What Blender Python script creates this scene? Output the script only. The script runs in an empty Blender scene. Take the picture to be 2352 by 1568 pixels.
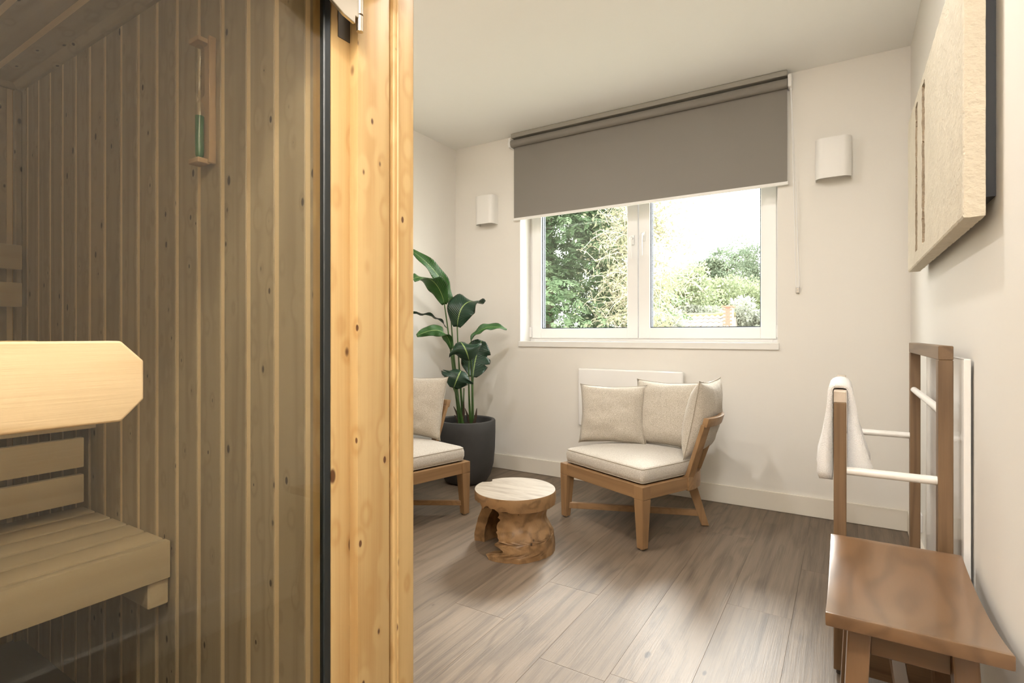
import bpy, bmesh, math, random
import numpy as np
from mathutils import Vector, Matrix, noise as mnoise

scene = bpy.context.scene
C = scene.collection
rnd = random.Random(7)

# ------------------------------------------------------------------ camera
FPX, CX, HY, EYE = 1230.0, 1176.0, 770.0, 1.05        # in 2352x1568 pixels
YAW = math.atan(764 / FPX)
SN, CS = math.sin(YAW), math.cos(YAW)
cam_d = bpy.data.cameras.new('camera')
cam_d.sensor_width = 36.0
cam_d.lens = 36.0 * FPX / 2352.0
cam_d.shift_y = -(784 - HY) / 2352.0
cam_d.clip_start = 0.05
cam_d.clip_end = 300
cam = bpy.data.objects.new('camera', cam_d)
C.objects.link(cam)
cam.location = (0, 0, EYE)
cam.rotation_euler = (math.radians(90), 0, YAW)
scene.camera = cam

# ------------------------------------------------------------------ world, sun, exposure
w = bpy.data.worlds.new('overcast_sky')
scene.world = w
w.use_nodes = True
bg = w.node_tree.nodes['Background']
bg.inputs[0].default_value = (1.0, 0.985, 0.96, 1)
bg.inputs[1].default_value = 8.5

def light(name, kind, loc, energy, color=(1, 1, 1), **kw):
    d = bpy.data.lights.new(name, kind)
    d.energy = energy
    d.color = color
    for k, v in kw.items():
        setattr(d, k, v)
    o = bpy.data.objects.new(name, d)
    C.objects.link(o)
    o.location = loc
    return o

sun = light('hazy_sun', 'SUN', (0, 8, 8), 3.8, (1.0, 0.98, 0.95), angle=math.radians(12))
sun.rotation_euler = Vector((0.22, -1.0, -0.76)).to_track_quat('-Z', 'Y').to_euler()

WARM = (1.0, 0.972, 0.945)
SPOTS = [(-1.40, 1.88, 15), (-0.25, 1.75, 8), (-0.05, -0.30, 18), (-0.35, -0.75, 2), (-2.2, 1.45, 9)]
for i, (x, y, e) in enumerate(SPOTS):
    light('downlight_lamp', 'AREA', (x, y, 2.588), e, WARM, shape='DISK', size=0.075)

up = light('added_uplight', 'AREA', (0.17, -0.62, 1.90), 70, WARM, shape='DISK', size=0.14)  # unseen fill light added to brighten the ceiling
up.rotation_euler = (math.pi, 0, 0)
light('sauna_fill_light', 'POINT', (-2.05, -0.85, 1.60), 3.5, (1.0, 0.90, 0.74), shadow_soft_size=0.05)  # out-of-view light added to lift the dark cabin inside

vs = scene.view_settings
vs.view_transform = 'Standard'
vs.look = 'None'
vs.gamma = 1.0
vs.use_curve_mapping = False
vs.exposure = 0.32

# ------------------------------------------------------------------ pixel helpers
def ray(px, py):
    r = (px - CX) / FPX
    return Vector((-SN + r * CS, CS + r * SN, (HY - py) / FPX))

def at_depth(px, py, z):
    return Vector((0, 0, EYE)) + ray(px, py) * z

# ------------------------------------------------------------------ materials
MATS = {}

def nodes_of(m):
    m.use_nodes = True
    nt = m.node_tree
    return nt, nt.nodes['Principled BSDF']

def plain(name, col, rough=0.6, metal=0.0, spec=0.5, bump=0.0, bscale=200, var=0.0, vscale=4, coat=0.0, trans=0.0):
    if name in MATS:
        return MATS[name]
    m = bpy.data.materials.new(name)
    nt, b = nodes_of(m)
    b.inputs['Base Color'].default_value = (*col, 1)
    b.inputs['Roughness'].default_value = rough
    b.inputs['Metallic'].default_value = metal
    b.inputs['Specular IOR Level'].default_value = spec
    if coat:
        b.inputs['Coat Weight'].default_value = coat
        b.inputs['Coat Roughness'].default_value = 0.08
    if trans:
        b.inputs['Transmission Weight'].default_value = trans
    tc = nt.nodes.new('ShaderNodeTexCoord')
    if bump:
        n = nt.nodes.new('ShaderNodeTexNoise')
        n.inputs['Scale'].default_value = bscale
        n.inputs['Detail'].default_value = 3
        nt.links.new(tc.outputs['Object'], n.inputs['Vector'])
        bp = nt.nodes.new('ShaderNodeBump')
        bp.inputs['Strength'].default_value = bump
        bp.inputs['Distance'].default_value = 0.004
        nt.links.new(n.outputs['Fac'], bp.inputs['Height'])
        nt.links.new(bp.outputs['Normal'], b.inputs['Normal'])
    if var:
        n2 = nt.nodes.new('ShaderNodeTexNoise')
        n2.inputs['Scale'].default_value = vscale
        n2.inputs['Detail'].default_value = 4
        nt.links.new(tc.outputs['Object'], n2.inputs['Vector'])
        mx = nt.nodes.new('ShaderNodeMix')
        mx.data_type = 'RGBA'
        mx.inputs['A'].default_value = (*[v * (1 - var) for v in col], 1)
        mx.inputs['B'].default_value = (*[min(1, v * (1 + var)) for v in col], 1)
        nt.links.new(n2.outputs['Fac'], mx.inputs['Factor'])
        nt.links.new(mx.outputs['Result'], b.inputs['Base Color'])
    MATS[name] = m
    return m

def wood(name, axis, light_c, dark_c, knot_c=(0.12, 0.05, 0.02), knots=0.0, rings=16.0, contrast=0.5, fine=0.35,
         rough=0.45, var=0.10, across=7.0, along=0.55, kscale=(7.0, 2.2), bump=0.15, coat=0.0, fine_along=5.0, pores=None, knot_push=0.12, mid=(9.0, 1.1), mid_amt=0.9, spec=0.5):
    key = name + '_' + 'xyz'[axis]
    if key in MATS:
        return MATS[key]
    m = bpy.data.materials.new(key)
    nt, b = nodes_of(m)
    N, L = nt.nodes, nt.links
    tc = N.new('ShaderNodeTexCoord')
    oi = N.new('ShaderNodeObjectInfo')
    cm = N.new('ShaderNodeCombineXYZ')
    for i, k in enumerate((37.0, 91.0, 53.0)):
        mt = N.new('ShaderNodeMath'); mt.operation = 'MULTIPLY'
        L.new(oi.outputs['Random'], mt.inputs[0]); mt.inputs[1].default_value = k
        L.new(mt.outputs[0], cm.inputs[i])
    add = N.new('ShaderNodeVectorMath'); add.operation = 'ADD'
    L.new(tc.outputs['Object'], add.inputs[0]); L.new(cm.outputs[0], add.inputs[1])

    def scaled(ac, al):
        v = N.new('ShaderNodeVectorMath'); v.operation = 'MULTIPLY'
        s = [ac, ac, ac]; s[axis] = al
        v.inputs[1].default_value = s
        L.new(add.outputs[0], v.inputs[0])
        return v.outputs[0]

    def math_(op, a, bb, c=None):
        q = N.new('ShaderNodeMath'); q.operation = op
        for i, v in enumerate((a, bb, c)):
            if v is None:
                continue
            if isinstance(v, (int, float)):
                q.inputs[i].default_value = v
            else:
                L.new(v, q.inputs[i])
        return q.outputs[0]

    n1 = N.new('ShaderNodeTexNoise'); n1.inputs['Scale'].default_value = 1.0
    n1.inputs['Detail'].default_value = 2.0; n1.inputs['Roughness'].default_value = 0.45
    L.new(scaled(across, along), n1.inputs['Vector'])
    field = n1.outputs['Fac']
    kd = None
    if knots > 0:
        vo = N.new('ShaderNodeTexVoronoi'); vo.inputs['Scale'].default_value = 1.0
        vo.inputs['Randomness'].default_value = 1.0
        L.new(scaled(*kscale), vo.inputs['Vector'])
        d = vo.outputs['Distance']
        mr = N.new('ShaderNodeMapRange'); mr.interpolation_type = 'SMOOTHSTEP'
        mr.inputs['From Min'].default_value = 0.0; mr.inputs['From Max'].default_value = 0.50
        mr.inputs['To Min'].default_value = 1.0; mr.inputs['To Max'].default_value = 0.0
        L.new(d, mr.inputs['Value'])
        field = math_('ADD', field, math_('MULTIPLY', mr.outputs[0], knot_push))
        sc_ = N.new('ShaderNodeSeparateColor'); L.new(vo.outputs['Color'], sc_.inputs[0])
        dk = math_('DIVIDE', d, math_('MULTIPLY_ADD', sc_.outputs[0], 1.15, 0.25))
        mk = N.new('ShaderNodeMapRange'); mk.interpolation_type = 'SMOOTHSTEP'
        mk.inputs['From Min'].default_value = 0.10 * knots; mk.inputs['From Max'].default_value = 0.17 * knots
        mk.inputs['To Min'].default_value = 1.0; mk.inputs['To Max'].default_value = 0.0
        L.new(dk, mk.inputs['Value'])
        kd = mk.outputs[0]
    sn = math_('SINE', math_('MULTIPLY', field, rings * 6.283), 0.0)
    ring = math_('POWER', math_('MULTIPLY_ADD', sn, 0.5, 0.5), 2.2)
    n2 = N.new('ShaderNodeTexNoise'); n2.inputs['Scale'].default_value = 1.0
    n2.inputs['Detail'].default_value = 4.0; n2.inputs['Roughness'].default_value = 0.65
    L.new(scaled(230.0, fine_along), n2.inputs['Vector'])
    n3 = N.new('ShaderNodeTexNoise'); n3.inputs['Scale'].default_value = 1.0; n3.inputs['Detail'].default_value = 3.0
    L.new(scaled(*mid), n3.inputs['Vector'])
    f = math_('ADD', math_('MULTIPLY', ring, contrast), math_('MULTIPLY', math_('SUBTRACT', n2.outputs['Fac'], 0.5), fine * 2))
    f = math_('ADD', f, math_('MULTIPLY', math_('SUBTRACT', n3.outputs['Fac'], 0.45), mid_amt))
    cl = N.new('ShaderNodeClamp'); L.new(f, cl.inputs[0])
    mx = N.new('ShaderNodeMix'); mx.data_type = 'RGBA'
    mx.inputs['A'].default_value = (*light_c, 1); mx.inputs['B'].default_value = (*dark_c, 1)
    L.new(cl.outputs[0], mx.inputs['Factor'])
    out = mx.outputs['Result']
    if pores:
        mp = N.new('ShaderNodeMapRange'); mp.inputs['From Min'].default_value = 0.58; mp.inputs['From Max'].default_value = 0.72
        L.new(n2.outputs['Fac'], mp.inputs['Value'])
        mxp = N.new('ShaderNodeMix'); mxp.data_type = 'RGBA'
        L.new(math_('MULTIPLY', mp.outputs[0], 0.7), mxp.inputs['Factor']); L.new(out, mxp.inputs['A'])
        mxp.inputs['B'].default_value = (*pores, 1)
        out = mxp.outputs['Result']
    if kd is not None:
        mx2 = N.new('ShaderNodeMix'); mx2.data_type = 'RGBA'
        L.new(kd, mx2.inputs['Factor']); L.new(out, mx2.inputs['A'])
        mx2.inputs['B'].default_value = (*knot_c, 1)
        out = mx2.outputs['Result']
    hs = N.new('ShaderNodeHueSaturation')
    L.new(math_('MULTIPLY_ADD', oi.outputs['Random'], 2 * var, 1 - var), hs.inputs['Value'])
    L.new(out, hs.inputs['Color'])
    L.new(hs.outputs[0], b.inputs['Base Color'])
    b.inputs['Roughness'].default_value = rough
    b.inputs['Specular IOR Level'].default_value = spec
    if coat:
        b.inputs['Coat Weight'].default_value = coat
        b.inputs['Coat Roughness'].default_value = 0.25
    if bump:
        bp = N.new('ShaderNodeBump'); bp.inputs['Strength'].default_value = bump; bp.inputs['Distance'].default_value = 0.002
        L.new(n2.outputs['Fac'], bp.inputs['Height'])
        L.new(bp.outputs['Normal'], b.inputs['Normal'])
    MATS[key] = m
    return m

def spruce(ax):      # fresh yellow spruce of the sauna outside
    return wood('spruce', ax, (0.54, 0.37, 0.165), (0.41, 0.235, 0.080), (0.10, 0.04, 0.012), knots=0.95, rings=6, contrast=0.55,
                fine=0.30, rough=0.42, var=0.05, across=6, along=0.35, kscale=(23.0, 12.0), mid=(40.0, 0.45), mid_amt=1.0)
def handle_wood(ax):
    return wood('handle_spruce', ax, (0.60, 0.45, 0.26), (0.37, 0.22, 0.09), rings=5, contrast=0.6, fine=0.12, rough=0.45, var=0.0, across=9, along=0.9)
def cladding(ax):    # sauna inside boards
    return wood('cladding_spruce', ax, (0.40, 0.325, 0.225), (0.28, 0.215, 0.138), (0.05, 0.032, 0.02), knots=0.70, rings=8, contrast=0.5,
                fine=0.22, rough=0.5, var=0.10, across=7, along=0.35, kscale=(25.0, 13.0), mid=(40.0, 0.45), mid_amt=0.9)
def tongue_wood(ax):  # paler than the boards: light caught in the grooves, put into the colour
    return wood('tongue_spruce', ax, (0.84, 0.66, 0.43), (0.72, 0.53, 0.32), rings=5, contrast=0.3, fine=0.2, rough=0.5, var=0.04)
def aspen(ax):       # sauna benches
    return wood('aspen', ax, (0.62, 0.515, 0.365), (0.49, 0.385, 0.25), rings=6, contrast=0.35, fine=0.25, rough=0.5, var=0.07, across=6, along=0.3)
def teak(ax):        # lounge chairs
    return wood('teak', ax, (0.31, 0.182, 0.085), (0.195, 0.108, 0.048), rings=6, contrast=0.5, fine=0.35, rough=0.42, var=0.08, across=9, along=0.5)
def stool_wood(ax):
    return wood('stool_teak', ax, (0.185, 0.100, 0.046), (0.105, 0.054, 0.023), rings=7, contrast=0.55, fine=0.15, rough=0.30, var=0.06, across=5, along=1.3, coat=0.55, bump=0.04)
def rack_wood(ax):
    return wood('rack_teak', ax, (0.20, 0.122, 0.064), (0.10, 0.058, 0.028), rings=6, contrast=0.55, fine=0.4, rough=0.42, var=0.10, across=12, along=0.6)
def stump_wood():
    return wood('stump_teak', 2, (0.30, 0.175, 0.08), (0.095, 0.052, 0.022), (0.05, 0.025, 0.01), knots=0.6, rings=4, contrast=0.45, fine=0.4, rough=0.36, mid_amt=0.5,
                var=0.0, across=7, along=11, kscale=(13, 13), fine_along=60, bump=0.25)
def stump_top_wood():
    return wood('stump_top_teak', 0, (0.27, 0.22, 0.16), (0.11, 0.075, 0.045), rings=4, contrast=0.35, fine=0.5, mid_amt=1.6, mid=(22.0, 5.0), rough=0.45, var=0.0, across=16, along=2.5, fine_along=25)
def oak_floor():
    return wood('grey_oak', 1, (0.175, 0.130, 0.090), (0.052, 0.036, 0.024), (0.045, 0.03, 0.02), knots=0.4, rings=7, contrast=0.30, fine=0.75,
                rough=0.48, var=0.10, across=6, along=0.6, kscale=(7.0, 3.0), bump=0.35, fine_along=4, pores=(0.25, 0.20, 0.15), mid=(42.0, 1.3), mid_amt=1.5, spec=0.35)

def wall_paint(name, col):
    return plain(name, col, rough=0.75, spec=0.25, bump=0.04, bscale=120)

CREAM = wall_paint('wall_paint', (0.80, 0.768, 0.71))
CEIL = wall_paint('ceiling_paint', (0.92, 0.91, 0.87))
SKIRT = plain('skirting_paint', (0.78, 0.73, 0.64), rough=0.5)
WHITE_PVC = plain('white_pvc', (0.86, 0.85, 0.83), rough=0.28)
WHITE_PAINT = plain('white_paint', (0.82, 0.80, 0.76), rough=0.45)
WHITE_GLOSS = plain('white_gloss', (0.86, 0.845, 0.82), rough=0.16, coat=0.4)
WHITE_ROD = plain('white_rod', (0.86, 0.83, 0.78), rough=0.3)
RUBBER = plain('rubber_seal', (0.012, 0.016, 0.017), rough=0.4)
BLACK = plain('black_paint', (0.012, 0.012, 0.013), rough=0.5)
STEEL = plain('brushed_steel', (0.60, 0.54, 0.45), rough=0.30, metal=1.0, bump=0.02, bscale=500)
DARKSTEEL = plain('dark_steel', (0.10, 0.09, 0.08), rough=0.35, metal=0.8)
POT = plain('charcoal_fibrecement', (0.045, 0.044, 0.043), rough=0.72, bump=0.15, bscale=90, var=0.25, vscale=9)
SOIL = plain('potting_soil', (0.035, 0.018, 0.011), rough=0.95, bump=1.0, bscale=80)
STONE = plain('cream_stone', (0.62, 0.555, 0.44), rough=0.9, bump=0.6, bscale=130, var=0.10, vscale=14)
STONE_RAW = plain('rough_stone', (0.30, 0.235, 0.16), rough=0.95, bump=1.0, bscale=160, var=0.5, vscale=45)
BLIND = plain('grey_blind_fabric', (0.24, 0.22, 0.195), rough=0.8, spec=0.2, bump=0.1, bscale=900)
SAUNA_FLOOR = plain('sauna_floor', (0.028, 0.027, 0.027), rough=0.45, bump=0.1, bscale=60)
CLEAR_PLASTIC = plain('clear_plastic', (0.55, 0.52, 0.48), rough=0.2)

def fabric(name, c1, c2, scale):
    if name in MATS:
        return MATS[name]
    m = bpy.data.materials.new(name)
    nt, b = nodes_of(m)
    N, L = nt.nodes, nt.links
    tc = N.new('ShaderNodeTexCoord')
    n = N.new('ShaderNodeTexVoronoi'); n.inputs['Scale'].default_value = scale
    L.new(tc.outputs['Object'], n.inputs['Vector'])
    n2 = N.new('ShaderNodeTexNoise'); n2.inputs['Scale'].default_value = scale * 0.7; n2.inputs['Detail'].default_value = 2
    L.new(tc.outputs['Object'], n2.inputs['Vector'])
    mr = N.new('ShaderNodeMapRange'); mr.inputs['From Min'].default_value = 0.35; mr.inputs['From Max'].default_value = 0.65
    L.new(n2.outputs['Fac'], mr.inputs['Value'])
    mx = N.new('ShaderNodeMix'); mx.data_type = 'RGBA'
    mx.inputs['A'].default_value = (*c1, 1); mx.inputs['B'].default_value = (*c2, 1)
    L.new(mr.outputs[0], mx.inputs['Factor'])
    L.new(mx.outputs['Result'], b.inputs['Base Color'])
    b.inputs['Roughness'].default_value = 0.95
    b.inputs['Specular IOR Level'].default_value = 0.1
    b.inputs['Sheen Weight'].default_value = 0.25
    bp = N.new('ShaderNodeBump'); bp.inputs['Strength'].default_value = 0.5; bp.inputs['Distance'].default_value = 0.002
    L.new(n.outputs['Distance'], bp.inputs['Height'])
    L.new(bp.outputs['Normal'], b.inputs['Normal'])
    MATS[name] = m
    return m

LINEN = fabric('oatmeal_weave', (0.62, 0.565, 0.485), (0.38, 0.335, 0.265), 480)
SEAT_LINEN = fabric('seat_weave', (0.62, 0.575, 0.51), (0.43, 0.385, 0.32), 420)
SEAM = plain('seam_thread', (0.36, 0.31, 0.24), rough=0.95)
TERRY = plain('terry_cloth', (0.92, 0.90, 0.87), rough=0.98, spec=0.1, bump=0.9, bscale=420)

def glass_mat(name, tint, refl_ior=1.5, boost=1.0):
    m = bpy.data.materials.new(name)
    m.use_nodes = True
    nt = m.node_tree
    nt.nodes.clear()
    o = nt.nodes.new('ShaderNodeOutputMaterial')
    t = nt.nodes.new('ShaderNodeBsdfTransparent'); t.inputs[0].default_value = (*tint, 1)
    g = nt.nodes.new('ShaderNodeBsdfGlossy'); g.inputs['Roughness'].default_value = 0.0
    g.inputs['Color'].default_value = (1, 1, 1, 1)
    # Schlick reflectance, the same from both faces of the thin pane
    lw = nt.nodes.new('ShaderNodeLayerWeight'); lw.inputs['Blend'].default_value = 0.5
    pw = nt.nodes.new('ShaderNodeMath'); pw.operation = 'POWER'; pw.inputs[1].default_value = 5.0
    nt.links.new(lw.outputs['Facing'], pw.inputs[0])
    r0 = ((refl_ior - 1) / (refl_ior + 1)) ** 2 * boost
    ml = nt.nodes.new('ShaderNodeMath'); ml.operation = 'MULTIPLY_ADD'
    ml.inputs[1].default_value = 1 - r0; ml.inputs[2].default_value = r0
    nt.links.new(pw.outputs[0], ml.inputs[0])
    mix = nt.nodes.new('ShaderNodeMixShader')
    nt.links.new(ml.outputs[0], mix.inputs[0]); nt.links.new(t.outputs[0], mix.inputs[1]); nt.links.new(g.outputs[0], mix.inputs[2])
    nt.links.new(mix.outputs[0], o.inputs[0])
    return m

SAUNA_GLASS = glass_mat('bronze_glass', (0.88, 0.865, 0.81), 1.5, 0.85)
CLEAR_GLASS = glass_mat('clear_glass', (0.96, 0.975, 0.965), 1.45, 0.8)
TUBE_GLASS = glass_mat('tube_glass', (0.93, 0.94, 0.92), 1.5, 1.2)
SAND = plain('green_sand', (0.045, 0.20, 0.085), rough=0.7, bump=0.3, bscale=900)

def leaf_mat(name, c_light, c_dark, rough=0.32):
    m = bpy.data.materials.new(name)
    nt, b = nodes_of(m)
    N, L = nt.nodes, nt.links
    uv = N.new('ShaderNodeUVMap')
    sp = N.new('ShaderNodeSeparateXYZ'); L.new(uv.outputs[0], sp.inputs[0])
    def mth(op, a, bb=0.0):
        q = N.new('ShaderNodeMath'); q.operation = op
        for i, v in enumerate((a, bb)):
            if isinstance(v, (int, float)): q.inputs[i].default_value = v
            else: L.new(v, q.inputs[i])
        return q.outputs[0]
    v = mth('ABSOLUTE', mth('SUBTRACT', sp.outputs[1], 0.5))           # 0 at the midrib, 0.5 at the margin
    veins = mth('SINE', mth('MULTIPLY', mth('SUBTRACT', sp.outputs[0], mth('MULTIPLY', v, 0.35)), 150.0))
    vn = mth('MULTIPLY_ADD', veins, 0.5); vn.node.inputs[2].default_value = 0.5
    m1 = N.new('ShaderNodeMix'); m1.data_type = 'RGBA'
    m1.inputs['A'].default_value = (*c_dark, 1); m1.inputs['B'].default_value = (*c_light, 1)
    L.new(vn, m1.inputs['Factor'])
    rib = N.new('ShaderNodeMapRange'); rib.inputs['From Min'].default_value = 0.024; rib.inputs['From Max'].default_value = 0.012
    L.new(v, rib.inputs['Value'])
    m2 = N.new('ShaderNodeMix'); m2.data_type = 'RGBA'
    L.new(rib.outputs[0], m2.inputs['Factor']); L.new(m1.outputs['Result'], m2.inputs['A']); m2.inputs['B'].default_value = (0.30, 0.42, 0.14, 1)
    ed = N.new('ShaderNodeMapRange'); ed.inputs['From Min'].default_value = 0.475; ed.inputs['From Max'].default_value = 0.495
    L.new(v, ed.inputs['Value'])
    m3 = N.new('ShaderNodeMix'); m3.data_type = 'RGBA'
    L.new(ed.outputs[0], m3.inputs['Factor']); L.new(m2.outputs['Result'], m3.inputs['A']); m3.inputs['B'].default_value = (0.05, 0.03, 0.015, 1)
    L.new(m3.outputs['Result'], b.inputs['Base Color'])
    b.inputs['Roughness'].default_value = rough
    bp = N.new('ShaderNodeBump'); bp.inputs['Strength'].default_value = 0.35; bp.inputs['Distance'].default_value = 0.004
    L.new(vn, bp.inputs['Height']); L.new(bp.outputs['Normal'], b.inputs['Normal'])
    return m

LEAF_DARK = leaf_mat('leaf_dark', (0.018, 0.060, 0.030), (0.008, 0.030, 0.016), 0.30)
LEAF_GREEN = leaf_mat('leaf_green', (0.050, 0.150, 0.030), (0.020, 0.075, 0.016), 0.34)
STEM = plain('leaf_stem', (0.045, 0.10, 0.022), rough=0.35, var=0.5, vscale=12)
SHEATH = plain('leaf_sheath', (0.05, 0.028, 0.018), rough=0.6)

def foliage_mat(name, c1, c2, trans=0.35):
    m = bpy.data.materials.new(name)
    nt, b = nodes_of(m)
    N, L = nt.nodes, nt.links
    tc = N.new('ShaderNodeTexCoord')
    n = N.new('ShaderNodeTexNoise'); n.inputs['Scale'].default_value = 1.6; n.inputs['Detail'].default_value = 5
    L.new(tc.outputs['Object'], n.inputs['Vector'])
    mr = N.new('ShaderNodeMapRange'); mr.inputs['From Min'].default_value = 0.3; mr.inputs['From Max'].default_value = 0.7
    L.new(n.outputs['Fac'], mr.inputs['Value'])
    mx = N.new('ShaderNodeMix'); mx.data_type = 'RGBA'
    mx.inputs['A'].default_value = (*c1, 1); mx.inputs['B'].default_value = (*c2, 1)
    L.new(mr.outputs[0], mx.inputs['Factor'])
    L.new(mx.outputs['Result'], b.inputs['Base Color'])
    b.inputs['Roughness'].default_value = 0.6
    tl = N.new('ShaderNodeBsdfTranslucent'); L.new(mx.outputs['Result'], tl.inputs['Color'])
    ms = N.new('ShaderNodeMixShader'); ms.inputs[0].default_value = trans
    L.new(b.outputs[0], ms.inputs[1]); L.new(tl.outputs[0], ms.inputs[2])
    L.new(ms.outputs[0], N['Material Output'].inputs['Surface'])
    return m

# ------------------------------------------------------------------ mesh helpers
class MB:
    def __init__(self):
        self.v, self.f = [], []
    def add(self, vs, fs):
        o = len(self.v)
        self.v += [Vector(p) for p in vs]
        self.f += [tuple(i + o for i in f) for f in fs]
        return self
    def box(self, a, b):
        x0, y0, z0 = a; x1, y1, z1 = b
        vs = [(x0, y0, z0), (x1, y0, z0), (x1, y1, z0), (x0, y1, z0), (x0, y0, z1), (x1, y0, z1), (x1, y1, z1), (x0, y1, z1)]
        return self.add(vs, [(0, 3, 2, 1), (4, 5, 6, 7), (0, 1, 5, 4), (1, 2, 6, 5), (2, 3, 7, 6), (3, 0, 4, 7)])
    def prism(self, bottom, top):                     # two matching loops of 3D points
        n = len(bottom)
        fs = [tuple(reversed(range(n))), tuple(range(n, 2 * n))]
        fs += [(i, (i + 1) % n, n + (i + 1) % n, n + i) for i in range(n)]
        return self.add(list(bottom) + list(top), fs)
    def frustum(self, c0, s0, c1, s1):                # tapered square bar between two centres (horizontal sections)
        def sq(c, s):
            return [(c[0] - s[0] / 2, c[1] - s[1] / 2, c[2]), (c[0] + s[0] / 2, c[1] - s[1] / 2, c[2]),
                    (c[0] + s[0] / 2, c[1] + s[1] / 2, c[2]), (c[0] - s[0] / 2, c[1] + s[1] / 2, c[2])]
        return self.prism(sq(c0, s0), sq(c1, s1))
    def tube(self, pts, r, n=10, cap=True):
        pts = [Vector(p) for p in pts]
        rs = r if isinstance(r, (list, tuple)) else [r] * len(pts)
        rings = []
        t0 = (pts[1] - pts[0]).normalized()
        up = Vector((0, 0, 1)) if abs(t0.z) < 0.9 else Vector((1, 0, 0))
        nrm = t0.cross(up).normalized()
        for i, p in enumerate(pts):
            t = (pts[min(i + 1, len(pts) - 1)] - pts[max(i - 1, 0)]).normalized()
            nrm = (nrm - t * nrm.dot(t)).normalized()
            bn = t.cross(nrm)
            rings.append([p + (nrm * math.cos(2 * math.pi * k / n) + bn * math.sin(2 * math.pi * k / n)) * rs[i] for k in range(n)])
        vs = [q for ring in rings for q in ring]
        fs = []
        for i in range(len(pts) - 1):
            for k in range(n):
                fs.append((i * n + k, i * n + (k + 1) % n, (i + 1) * n + (k + 1) % n, (i + 1) * n + k))
        if cap:
            fs.append(tuple(reversed(range(n))))
            fs.append(tuple((len(pts) - 1) * n + k for k in range(n)))
        return self.add(vs, fs)
    def lathe(self, prof, c=(0, 0), n=40, cap_bottom=True, cap_top=False):
        vs, fs = [], []
        for r, z in prof:
            vs += [(c[0] + r * math.cos(2 * math.pi * k / n), c[1] + r * math.sin(2 * math.pi * k / n), z) for k in range(n)]
        for i in range(len(prof) - 1):
            for k in range(n):
                fs.append((i * n + k, i * n + (k + 1) % n, (i + 1) * n + (k + 1) % n, (i + 1) * n + k))
        if cap_bottom:
            fs.append(tuple(reversed(range(n))))
        if cap_top:
            fs.append(tuple((len(prof) - 1) * n + k for k in range(n)))
        return self.add(vs, fs)
    def mesh(self, name, mat, bevel=0.0, smooth=False, segs=1, recenter=True, fix=True):
        c = Vector((0, 0, 0))
        if recenter:
            lo = Vector([min(p[i] for p in self.v) for i in range(3)])
            hi = Vector([max(p[i] for p in self.v) for i in range(3)])
            c = (lo + hi) / 2
        me = bpy.data.meshes.new(name)
        me.from_pydata([p - c for p in self.v], [], self.f)
        if bevel or fix:
            bm = bmesh.new(); bm.from_mesh(me)
            if fix:
                bmesh.ops.recalc_face_normals(bm, faces=bm.faces)
            if bevel:
                es = [e for e in bm.edges if len(e.link_faces) == 2 and e.calc_face_angle(0) > 0.6]
                bmesh.ops.bevel(bm, geom=es, offset=bevel, segments=segs, affect='EDGES', profile=0.6)
            bm.to_mesh(me); bm.free()
        if mat:
            me.materials.append(mat)
        if smooth:
            for p in me.polygons:
                p.use_smooth = True
            if smooth != 'all':
                try:
                    me.set_sharp_from_angle(angle=math.radians(38))
                except Exception:
                    pass
        return me, c
    def build(self, name, mat, parent=None, **kw):
        me, c = self.mesh(name, mat, **kw)
        o = bpy.data.objects.new(name, me)
        C.objects.link(o)
        if parent is not None:
            o.parent = parent
            pc = parent.get('_c')
            o.location = c - (Vector(pc) if pc is not None else Vector((0, 0, 0)))
        else:
            o.location = c
        o['_c'] = tuple(c)
        return o

def box(a, b):
    return MB().box(a, b)

def thing(name, label, cat, loc=(0, 0, 0), rz=0.0, group=None):
    o = bpy.data.objects.new(name, None)
    C.objects.link(o)
    o.empty_display_size = 0.05
    o.location = loc
    o.rotation_euler = (0, 0, rz)
    return tag(o, label, cat, group)

def tag(o, label, cat, group=None):
    o['label'] = label
    o['category'] = cat
    if group:
        o['group'] = group
    return o

def struct(o):
    o['kind'] = 'structure'
    return o

def obj_from(me, name, parent=None, loc=(0, 0, 0)):
    o = bpy.data.objects.new(name, me)
    C.objects.link(o)
    if parent is not None:
        o.parent = parent
    o.location = loc
    return o

# ------------------------------------------------------------------ room shell
XR, XL, YB, YF, H = 0.30, -2.768, 3.56, -1.35, 2.60
WX0, WX1, WZ0, WZ1 = -2.140, -0.338, 0.985, 2.30      # window opening
TH = 0.34                                              # outer wall thickness

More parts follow.
